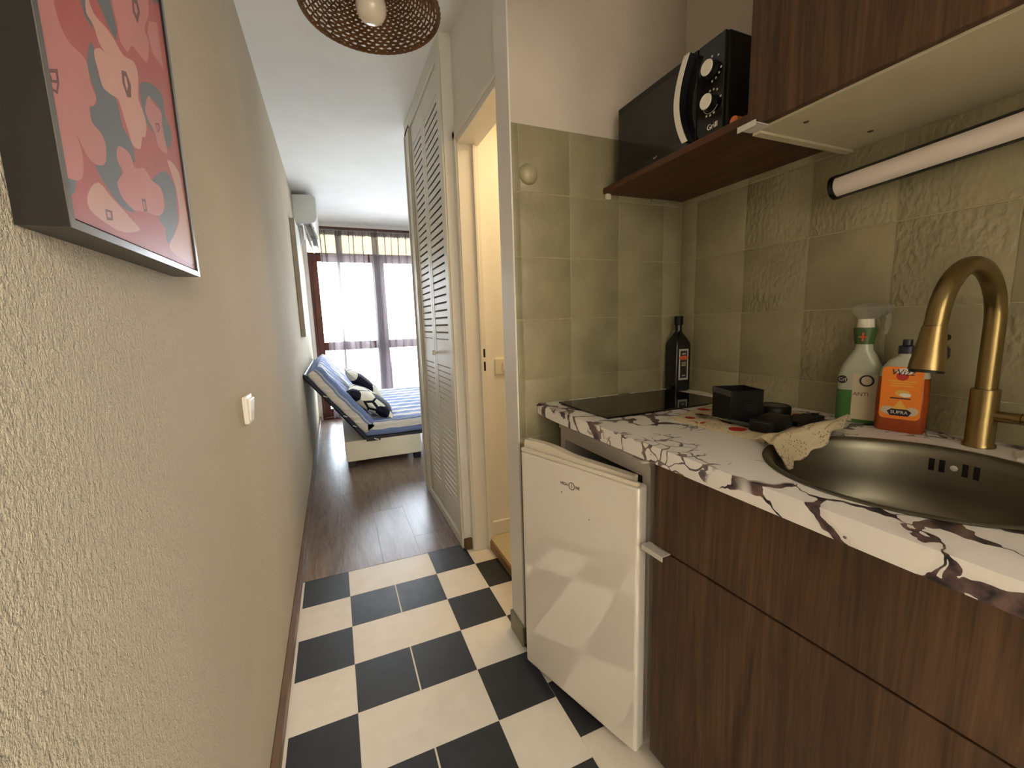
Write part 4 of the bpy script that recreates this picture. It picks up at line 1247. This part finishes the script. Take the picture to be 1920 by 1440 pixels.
# ---- tube lamp under the cabinet
tl = thing('tube_lamp', 'unlit white tube lamp in a black housing under the cabinet', 'lamp', (1.53, 0.3, 1.57))
ya, yb = 0.722, -0.12; za, zb = 1.534, 1.588
def half(bm, r, a0, a1, y0, y1, cap=True):
    N = 18; rows = []
    for y in (y0, y1):
        z = za+(zb-za)*(ya-y)/(ya-yb)
        rows.append([bm.verts.new((1.53+r*math.cos(a0+(a1-a0)*k/N), y, z+r*math.sin(a0+(a1-a0)*k/N))) for k in range(N+1)])
    for k in range(N): bm.faces.new((rows[0][k], rows[0][k+1], rows[1][k+1], rows[1][k]))
    if cap:
        bm.faces.new(rows[0]); bm.faces.new(rows[1][::-1])
        bm.faces.new((rows[0][0], rows[1][0], rows[1][N], rows[0][N]))
    return bm
child('diffuser', half(B(), 0.0270, math.radians(140), math.radians(252), ya-0.012, yb+0.012), 'diffuser', tl, 40)
child('housing', half(B(), 0.0285, math.radians(-107), math.radians(139), ya-0.012, yb+0.012), 'plastic_black', tl, 40)
for y0, y1 in ((ya, ya-0.0118), (yb+0.0118, yb)):
    bm = B()
    tube(bm, [(1.53, y0, za+(zb-za)*(ya-y0)/(ya-yb)), (1.53, y1, za+(zb-za)*(ya-y1)/(ya-yb))], 0.0295, 28)
    child('end_cap', bm, 'plastic_black', tl, 50)
for y in (0.30, 0.0):
    z = za+(zb-za)*(ya-y)/(ya-yb)
    child('bracket', box(B(), 1.532, 1.548, y-0.012, y+0.012, z+0.027, 1.6358), 'plastic_black', tl)

# ---- round cap on the tiles
bm = B(); lathe(bm, [(0.033, 0.0), (0.033, 0.004), (0.029, 0.012), (0.020, 0.018), (0.008, 0.021)], n=32)
o = obj('tile_cover', bm, 'cap_olive', None, 50)
o.rotation_euler = (math.pi/2, 0, 0); o.location = (0.941, YK-0.0002, 1.697)
tag(o, 'round domed cover on the top left olive tile', 'wall cover')

# ================================================================== ON THE WORKTOP
def rounded_rect(hx, hy, r, n=5):
    pts = []
    for (cx, cy, a0) in ((hx-r, hy-r, 0), (-hx+r, hy-r, 90), (-hx+r, -hy+r, 180), (hx-r, -hy+r, 270)):
        for k in range(n+1):
            a = math.radians(a0+90*k/n); pts.append((cx+r*math.cos(a), cy+r*math.sin(a)))
    return pts
def stack(bm, layers, r_frac=0.3, n=5):
    """layers of (hx, hy, z, corner radius, dx, dy): loft of rounded rectangles"""
    rings = []
    for (hx, hy, z, r, dx, dy) in layers:
        rings.append([bm.verts.new((x+dx, y+dy, z)) for x, y in rounded_rect(hx, hy, min(r, hx*0.999, hy*0.999), n)])
    for a, b in zip(rings, rings[1:]):
        for k in range(len(a)): bm.faces.new((a[k], a[(k+1) % len(a)], b[(k+1) % len(a)], b[k]))
    bm.faces.new(rings[0][::-1]); bm.faces.new(rings[-1])
    return bm
# ---- dark oil bottle in the corner (local frame turned to face the room)
bo = thing('oil_bottle', 'tall dark square glass bottle with an orange label in the corner', 'bottle', (1.5535, 1.266, ZT), rz=math.radians(-6))
h = 0.034
bm = stack(B(), [(h-0.004, h-0.004, 0.0005, 0.006, 0, 0), (h, h, 0.006, 0.007, 0, 0), (h, h, 0.178, 0.007, 0, 0), (h*0.92, h*0.92, 0.195, 0.012, 0, 0), (h*0.72, h*0.72, 0.212, 0.018, 0, 0), (0.015, 0.015, 0.228, 0.0149, 0, 0), (0.0125, 0.0125, 0.236, 0.0124, 0, 0), (0.0125, 0.0125, 0.258, 0.0124, 0, 0)])
obj('glass', bm, 'bottle_dark', bo, 40)
bm = B(); lathe(bm, [(0.0155, 0.2582), (0.0160, 0.262), (0.0160, 0.288), (0.0145, 0.291)], 0, 0, 24); obj('cap', bm, 'plastic_black_soft', bo, True)
lb = obj('label', box(B(), -0.0215, 0.0215, -h-0.0006, -h-0.0001, 0.045, 0.165), 'label_white', bo)
obj('label_panel', box(B(), -0.0155, 0.0155, -h-0.0009, -h-0.0006, 0.052, 0.158), 'label_ink', lb)
bm = B(); prism(bm, [(0.0215*math.cos(a*math.pi/12), 0.131+0.0085*math.sin(a*math.pi/12)) for a in range(24)], 'y', -h-0.0013, -h-0.0009); obj('label_oval', bm, 'label_orange_red', lb)
bm = B()
for z in (0.112, 0.106, 0.100): box(bm, -0.010, 0.010, -h-0.0012, -h-0.0009, z, z+0.0028)
box(bm, -0.006, 0.008, -h-0.0012, -h-0.0009, 0.060, 0.064); box(bm, -0.009, 0.009, -h-0.0012, -h-0.0009, 0.144, 0.149)
obj('label_print', bm, 'plastic_beige', lb)

# ---- green spray bottle
FXN = math.radians(62)                                # bottles turned to face the corridor
gb = thing('spray_bottle', 'green cleaning spray bottle with a clear trigger behind the orange one', 'bottle', (1.566, 0.642, ZT), rz=math.radians(-72))
L = [(0.044, 0.022, 0.0005, 0.014), (0.047, 0.024, 0.006, 0.016), (0.047, 0.024, 0.085, 0.016)]
bm = stack(B(), [(a, b, z, r, 0, 0) for a, b, z, r in L]); obj('liquid', bm, 'soap_green', gb, 40)
bm = stack(B(), [(0.0472, 0.0242, 0.0852, 0.016, 0, 0), (0.0465, 0.024, 0.125, 0.016, 0, 0), (0.041, 0.023, 0.150, 0.018, 0, 0), (0.030, 0.020, 0.172, 0.018, 0, 0), (0.020, 0.018, 0.190, 0.0175, 0, 0), (0.018, 0.018, 0.204, 0.0175, 0, 0)])
obj('shoulder', bm, 'bottle_clear', gb, 50)
bm = stack(B(), [(0.0195, 0.019, 0.2042, 0.0185, 0, 0), (0.0245, 0.021, 0.2405, 0.0205, 0, 0), (0.0235, 0.021, 0.246, 0.0205, 0, 0)]); wr = obj('neck_wrap', bm, 'wrap_green', gb, 50)
bm = stack(B(), [(0.0185, 0.0175, 0.2462, 0.017, 0, 0), (0.0165, 0.0165, 0.268, 0.016, 0, 0)]); obj('collar', bm, 'plastic_white', gb, 50)
bm = stack(B(), [(0.016, 0.013, 0.2682, 0.012, 0, 0), (0.030, 0.013, 0.276, 0.012, 0.008, 0), (0.044, 0.014, 0.290, 0.012, 0.010, 0), (0.042, 0.013, 0.302, 0.012, 0.010, 0), (0.02, 0.010, 0.307, 0.009, 0.006, 0)])
tg = obj('trigger_head', bm, 'trigger_clear', gb, 50)
bm = B(); prism(bm, [(0.034, 0.282), (0.048, 0.280), (0.050, 0.255), (0.042, 0.228), (0.037, 0.232), (0.041, 0.256), (0.036, 0.272)], 'y', -0.006, 0.006); obj('trigger', bm, 'trigger_clear', tg)
lab = obj('label', box(B(), -0.012, 0.040, -0.0249, -0.0243, 0.010, 0.128), 'label_cream', gb)
bm = B(); prism(bm, [(-0.034+0.0105*math.cos(a*math.pi/12), 0.112+0.0105*math.sin(a*math.pi/12)) for a in range(24)], 'y', -0.0252, -0.0243); bd = obj('badge', bm, 'plastic_black', gb)
text('badge_text', 'Crf', 0.0125, 'ink_white', bd, (-0.034, -0.0254, 0.112), FACE_Y, 0.0002, True)
bm = B(); tube(bm, [(0.016+0.013*math.cos(2*math.pi*k/24), -0.0252, 0.112+0.013*math.sin(2*math.pi*k/24)) for k in range(25)], 0.0022, 6, False); obj('letter_ring', bm, 'ink_navy', lab)
text('label_text', 'ANTI', 0.014, 'ink_brown', lab, (0.006, -0.0252, 0.076), FACE_Y, 0.0002, True)
bm = B(); box(bm, -0.0022, 0.0022, -0.0232, -0.0214, 0.212, 0.234); box(bm, -0.009, 0.009, -0.0232, -0.0214, 0.221, 0.2245)
o = obj('cross_print', bm, 'label_orange_red', wr)

# ---- orange washing-up bottle
og = thing('soap_bottle', 'orange washing up liquid bottle beside the tap', 'bottle', (1.545, 0.543, ZT), rz=math.radians(-74))
bm = stack(B(), [(0.043, 0.020, 0.0005, 0.014, 0, 0), (0.046, 0.0225, 0.006, 0.016, 0, 0), (0.047, 0.023, 0.070, 0.016, 0, 0), (0.0455, 0.022, 0.115, 0.016, 0, 0), (0.045, 0.022, 0.130, 0.016, 0, 0)])
obj('liquid', bm, 'soap_orange', og, 40)
bm = stack(B(), [(0.045, 0.022, 0.1302, 0.016, 0, 0), (0.041, 0.0205, 0.152, 0.017, 0, 0), (0.030, 0.018, 0.170, 0.016, 0, 0), (0.016, 0.015, 0.181, 0.0148, 0, 0), (0.014, 0.014, 0.186, 0.0138, 0, 0)])
obj('shoulder', bm, 'bottle_clear', og, 50)
bm = stack(B(), [(0.016, 0.015, 0.1862, 0.0145, 0, 0), (0.016, 0.015, 0.203, 0.0145, 0, 0), (0.009, 0.009, 0.206, 0.0085, 0, 0), (0.009, 0.009, 0.219, 0.0085, 0, 0)]); obj('cap', bm, 'ink_navy', og, 50)
bm = B(); prism(bm, [(x, z+0.094) for x, z in rounded_rect(0.0365, 0.062, 0.010)], 'y', -0.0236, -0.0231); lab = obj('label', bm, 'label_orange', og)
def flat(name, poly, m, y, par):
    bm = B(); prism(bm, poly, 'y', y-0.0003, y); return obj(name, bm, m, par)
def ell(cx, cz, rx, rz, n=24): return [(cx+rx*math.cos(2*math.pi*k/n), cz+rz*math.sin(2*math.pi*k/n)) for k in range(n)]
flat('print_red', ell(0.0, 0.134, 0.011, 0.010), 'ink_red', -0.0236, lab)
flat('print_white', ell(0.004, 0.146, 0.017, 0.007), 'ink_white', -0.0238, lab)
text('brand_text', 'Wizz', 0.020, 'ink_navy', lab, (0.0, -0.0244, 0.143), FACE_Y, 0.0002, True, 0.2)
bm = B()
for z, w in ((0.121, 0.026), (0.1155, 0.018), (0.110, 0.021)): box(bm, -w, w, -0.0240, -0.0236, z, z+0.0022)
obj('print_lines', bm, 'ink_yellow', lab)
flat('print_drop', ell(0.003, 0.094, 0.013, 0.008), 'ink_yellow', -0.0237, lab)
flat('print_drop', ell(0.008, 0.090, 0.010, 0.005), 'ink_white', -0.0239, lab)
bm = B(); box(bm, -0.018, 0.018, -0.0242, -0.0236, 0.080, 0.0835); obj('print_band', bm, 'ink_brown', lab)
for sx in (-1, 1): flat('print_scroll', ell(sx*0.021, 0.052, 0.0125, 0.010), 'label_cream', -0.0237, lab)
flat('print_sun', [(0.0, 0.078), (-0.014, 0.056), (0.014, 0.056)], 'ink_yellow', -0.0238, lab)
flat('print_shield', [(-0.022, 0.050), (-0.014, 0.056), (0.014, 0.056), (0.022, 0.050), (0.016, 0.040), (-0.016, 0.040)], 'ink_navy', -0.0241, lab)
text('supra_text', 'SUPRA', 0.0105, 'ink_white', lab, (0.0, -0.0245, 0.048), FACE_Y, 0.0002, True)

# ---- folded tea towel with poppies
def slab_cloth(name, corners, z, thick, mat, label, cat, wav=0.002, nu=26, nv=22, seed=0):
    P = [Vector((*c, 0)) for c in corners]
    bm = B()
    def pt(u, v):
        p = (P[0]*(1-u)+P[1]*u)*(1-v)+(P[3]*(1-u)+P[2]*u)*v
        e = min(u, 1-u, v, 1-v)
        edge = 0.0025*math.sin(u*31+v*23+seed) if e < 0.02 else 0
        return Vector((p.x+edge, p.y+edge, 0))
    tops = []; bots = []
    for i in range(nu+1):
        ta, tb = [], []
        for j in range(nv+1):
            u, v = i/nu, j/nv
            p = pt(u, v)
            e = min(u, 1-u, v, 1-v)
            hh = thick*min(1, 0.45+e*14)+wav*math.sin(u*17+seed)*math.sin(v*11+seed)*min(1, e*8)
            ta.append(bm.verts.new((p.x, p.y, z+hh))); tb.append(bm.verts.new((p.x, p.y, z)))
        tops.append(ta); bots.append(tb)
    for i in range(nu):
        for j in range(nv):
            bm.faces.new((tops[i][j], tops[i+1][j], tops[i+1][j+1], tops[i][j+1])); bm.faces.new((bots[i][j+1], bots[i+1][j+1], bots[i+1][j], bots[i][j]))
    for i in range(nu):
        bm.faces.new((tops[i+1][0], tops[i][0], bots[i][0], bots[i+1][0])); bm.faces.new((tops[i][nv], tops[i+1][nv], bots[i+1][nv], bots[i][nv]))
    for j in range(nv):
        bm.faces.new((tops[0][j], tops[0][j+1], bots[0][j+1], bots[0][j])); bm.faces.new((tops[nu][j+1], tops[nu][j], bots[nu][j], bots[nu][j+1]))
    return tag(obj(name, bm, mat, None, True), label, cat)
ZTW = ZT+0.009
slab_cloth('tea_towel', [(1.165, 0.897), (1.420, 0.985), (1.545, 0.700), (1.180, 0.622)], ZT+0.0005, 0.0085, 'linen_poppy', 'folded linen tea towel with red poppies under the black parts', 'towel', 0.001)
# ---- cloth hanging over the sink rim
def cloth_over_rim(u, v):
    back = Vector((1.150+0.345*u, 0.622-0.004*u, 0))
    an = math.radians(124-70*u)
    r = 0.180+0.050*max(0.0, (u-0.7)/0.3)**1.5+0.003*math.sin(u*23)
    front = Vector((SX+r*math.cos(an), SY+r*math.sin(an), 0))
    p = back.lerp(front, v)
    d = math.hypot(p.x-SX, p.y-SY)
    fold = 0.005*math.sin(v*8+u*6)+0.003*math.sin(u*19+v*3)
    z = ZT+0.0125+abs(fold)+0.018*u*math.sin(math.pi*min(1, v*1.2))
    hang = max(0.0, 0.2065-d)                         # what lies inside the rim hangs down
    z -= min(0.052, hang*1.9)*(0.75+0.35*math.sin(u*5.5))
    return Vector((p.x, p.y, z))
bm = grid_surf(B(), cloth_over_rim, 44, 26)
o = obj('dish_cloth', bm, 'linen_plain', None, True)
sm = o.modifiers.new('thickness', 'SOLIDIFY'); sm.thickness = 0.004; sm.offset = 1
tag(o, 'crumpled linen cloth hanging over the rim of the sink', 'cloth')

# ---- black plastic parts lying on the towel
zb = ZTW+0.0012
bx = thing('black_box', 'open black plastic box standing upright on the tea towel', 'box', (1.286, 0.780, zb), rz=math.radians(-20))
a, hgt = 0.044, 0.086
def wallp(x0, x1, y0, y1): return box(B(), x0, x1, y0, y1, 0.0035, hgt, 0.001, 1)
obj('bottom', box(B(), -a, a, -a, a, 0.0003, 0.0034), 'plastic_black_soft', bx)
obj('side', wallp(-a, -a+0.003, -a, a), 'plastic_black_soft', bx); obj('side', wallp(a-0.003, a, -a, a), 'plastic_black_soft', bx)
obj('side', wallp(-a+0.003, a-0.003, -a, -a+0.003), 'plastic_black_soft', bx); obj('side', wallp(-a+0.003, a-0.003, a-0.003, a), 'plastic_black_soft', bx)
bm = B(); prism(bm, [(-a-0.0028, hgt-0.012), (-a-0.0002, hgt-0.016), (-a-0.0002, hgt), (-a+0.0, hgt)], 'y', -a, a); obj('lettered_lip', bm, 'gasket', bx)['label'] = 'grey lettered edge'
bm = B()
for k in range(5): box(bm, a*0.05-0.014, a*0.05+0.014, -a-0.0012, -a-0.0001, 0.030+k*0.006, 0.0325+k*0.006)
obj('grip_ribs', bm, 'plastic_black', bx)
rl = thing('round_lid', 'round black plastic lid behind the black boxes', 'lid', (1.415, 0.768, zb))
bm = B(); lathe(bm, [(0.039, 0.0003), (0.042, 0.004), (0.042, 0.024), (0.039, 0.028), (0.034, 0.029), (0.032, 0.0265), (0.004, 0.0265)], 0, 0, 36); obj('rim', bm, 'plastic_black_soft', rl, 40)
bm = B(); lathe(bm, [(0.030, 0.0267), (0.029, 0.0276)], 0, 0, 30); obj('top_disc', bm, 'gasket', rl)
fb = thing('flat_box', 'low black plastic box in front of the round lid', 'box', (1.272, 0.672, zb), rz=math.radians(13))
obj('case', box(B(), -0.054, 0.050, -0.029, 0.029, 0.0003, 0.031, 0.004, 2), 'plastic_black_soft', fb, 40)
obj('edge_line', box(B(), -0.0543, -0.0539, -0.018, 0.018, 0.0235, 0.0245), 'gasket', fb)
fp = thing('flat_tray', 'thin black plastic tray lying by the dish cloth', 'tray', (1.405, 0.682, zb), rz=math.radians(2))
bm = B(); prism(bm, [(-0.064, -0.026), (0.055, -0.022), (0.062, 0.0), (0.048, 0.024), (-0.064, 0.028)], 'z', 0.0003, 0.012); obj('plate', bm, 'plastic_black_soft', fp)
obj('tab', box(B(), 0.046, 0.056, -0.008, 0.006, 0.0121, 0.016, 0.001, 1), 'plastic_black', fp)

# ---- spoon
spn = thing('spoon', 'teaspoon with a dark green handle at the towel edge', 'spoon', (1.225, 0.75, zb))
p0 = Vector((1.226, 0.835, zb)); p1 = Vector((1.240, 0.690, zb)); dv = (p1-p0).normalized(); pv = Vector((-dv.y, dv.x, 0))
bm = B()
def bowl(u, v):
    th = 2*math.pi*u; r = v
    q = p0+dv*(0.024*r*math.cos(th))+pv*(0.0135*r*math.sin(th)*(1-0.15*math.cos(th)))
    return q+Vector((0, 0, 0.0012+0.006*r*r))
grid_surf(bm, bowl, 24, 6)
bmesh.ops.remove_doubles(bm, verts=bm.verts, dist=0.0001)
o = child('bowl', bm, 'spoon_steel', spn, True); sm = o.modifiers.new('thickness', 'SOLIDIFY'); sm.thickness = 0.0012
bm = B(); tube(bm, [p0+dv*0.022+Vector((0, 0, 0.007)), p0+dv*0.040+Vector((0, 0, 0.009)), p0+dv*0.062+Vector((0, 0, 0.008))], [0.003, 0.0022, 0.0026], 10); child('neck', bm, 'spoon_steel', spn, True)
bm = B(); tube(bm, [p0+dv*0.0622+Vector((0, 0, 0.0078)), p0+dv*0.070+Vector((0, 0, 0.0076)), p0+dv*0.130+Vector((0, 0, 0.0066)), p0+dv*0.142+Vector((0, 0, 0.0066)), p0+dv*0.145+Vector((0, 0, 0.0066))], [0.0035, 0.0045, 0.0058, 0.0055, 0.003], 14); child('handle', bm, 'spoon_green', spn, True)

# ---- white cloth right of the tap
wc = slab_cloth('white_sponge_cloth', [(1.462, 0.325), (1.520, 0.348), (1.560, 0.240), (1.480, 0.220)], ZT+0.0005, 0.012, 'white_cloth', 'folded white cloth on the worktop right of the tap', 'cloth', 0.002, 12, 10, 2)
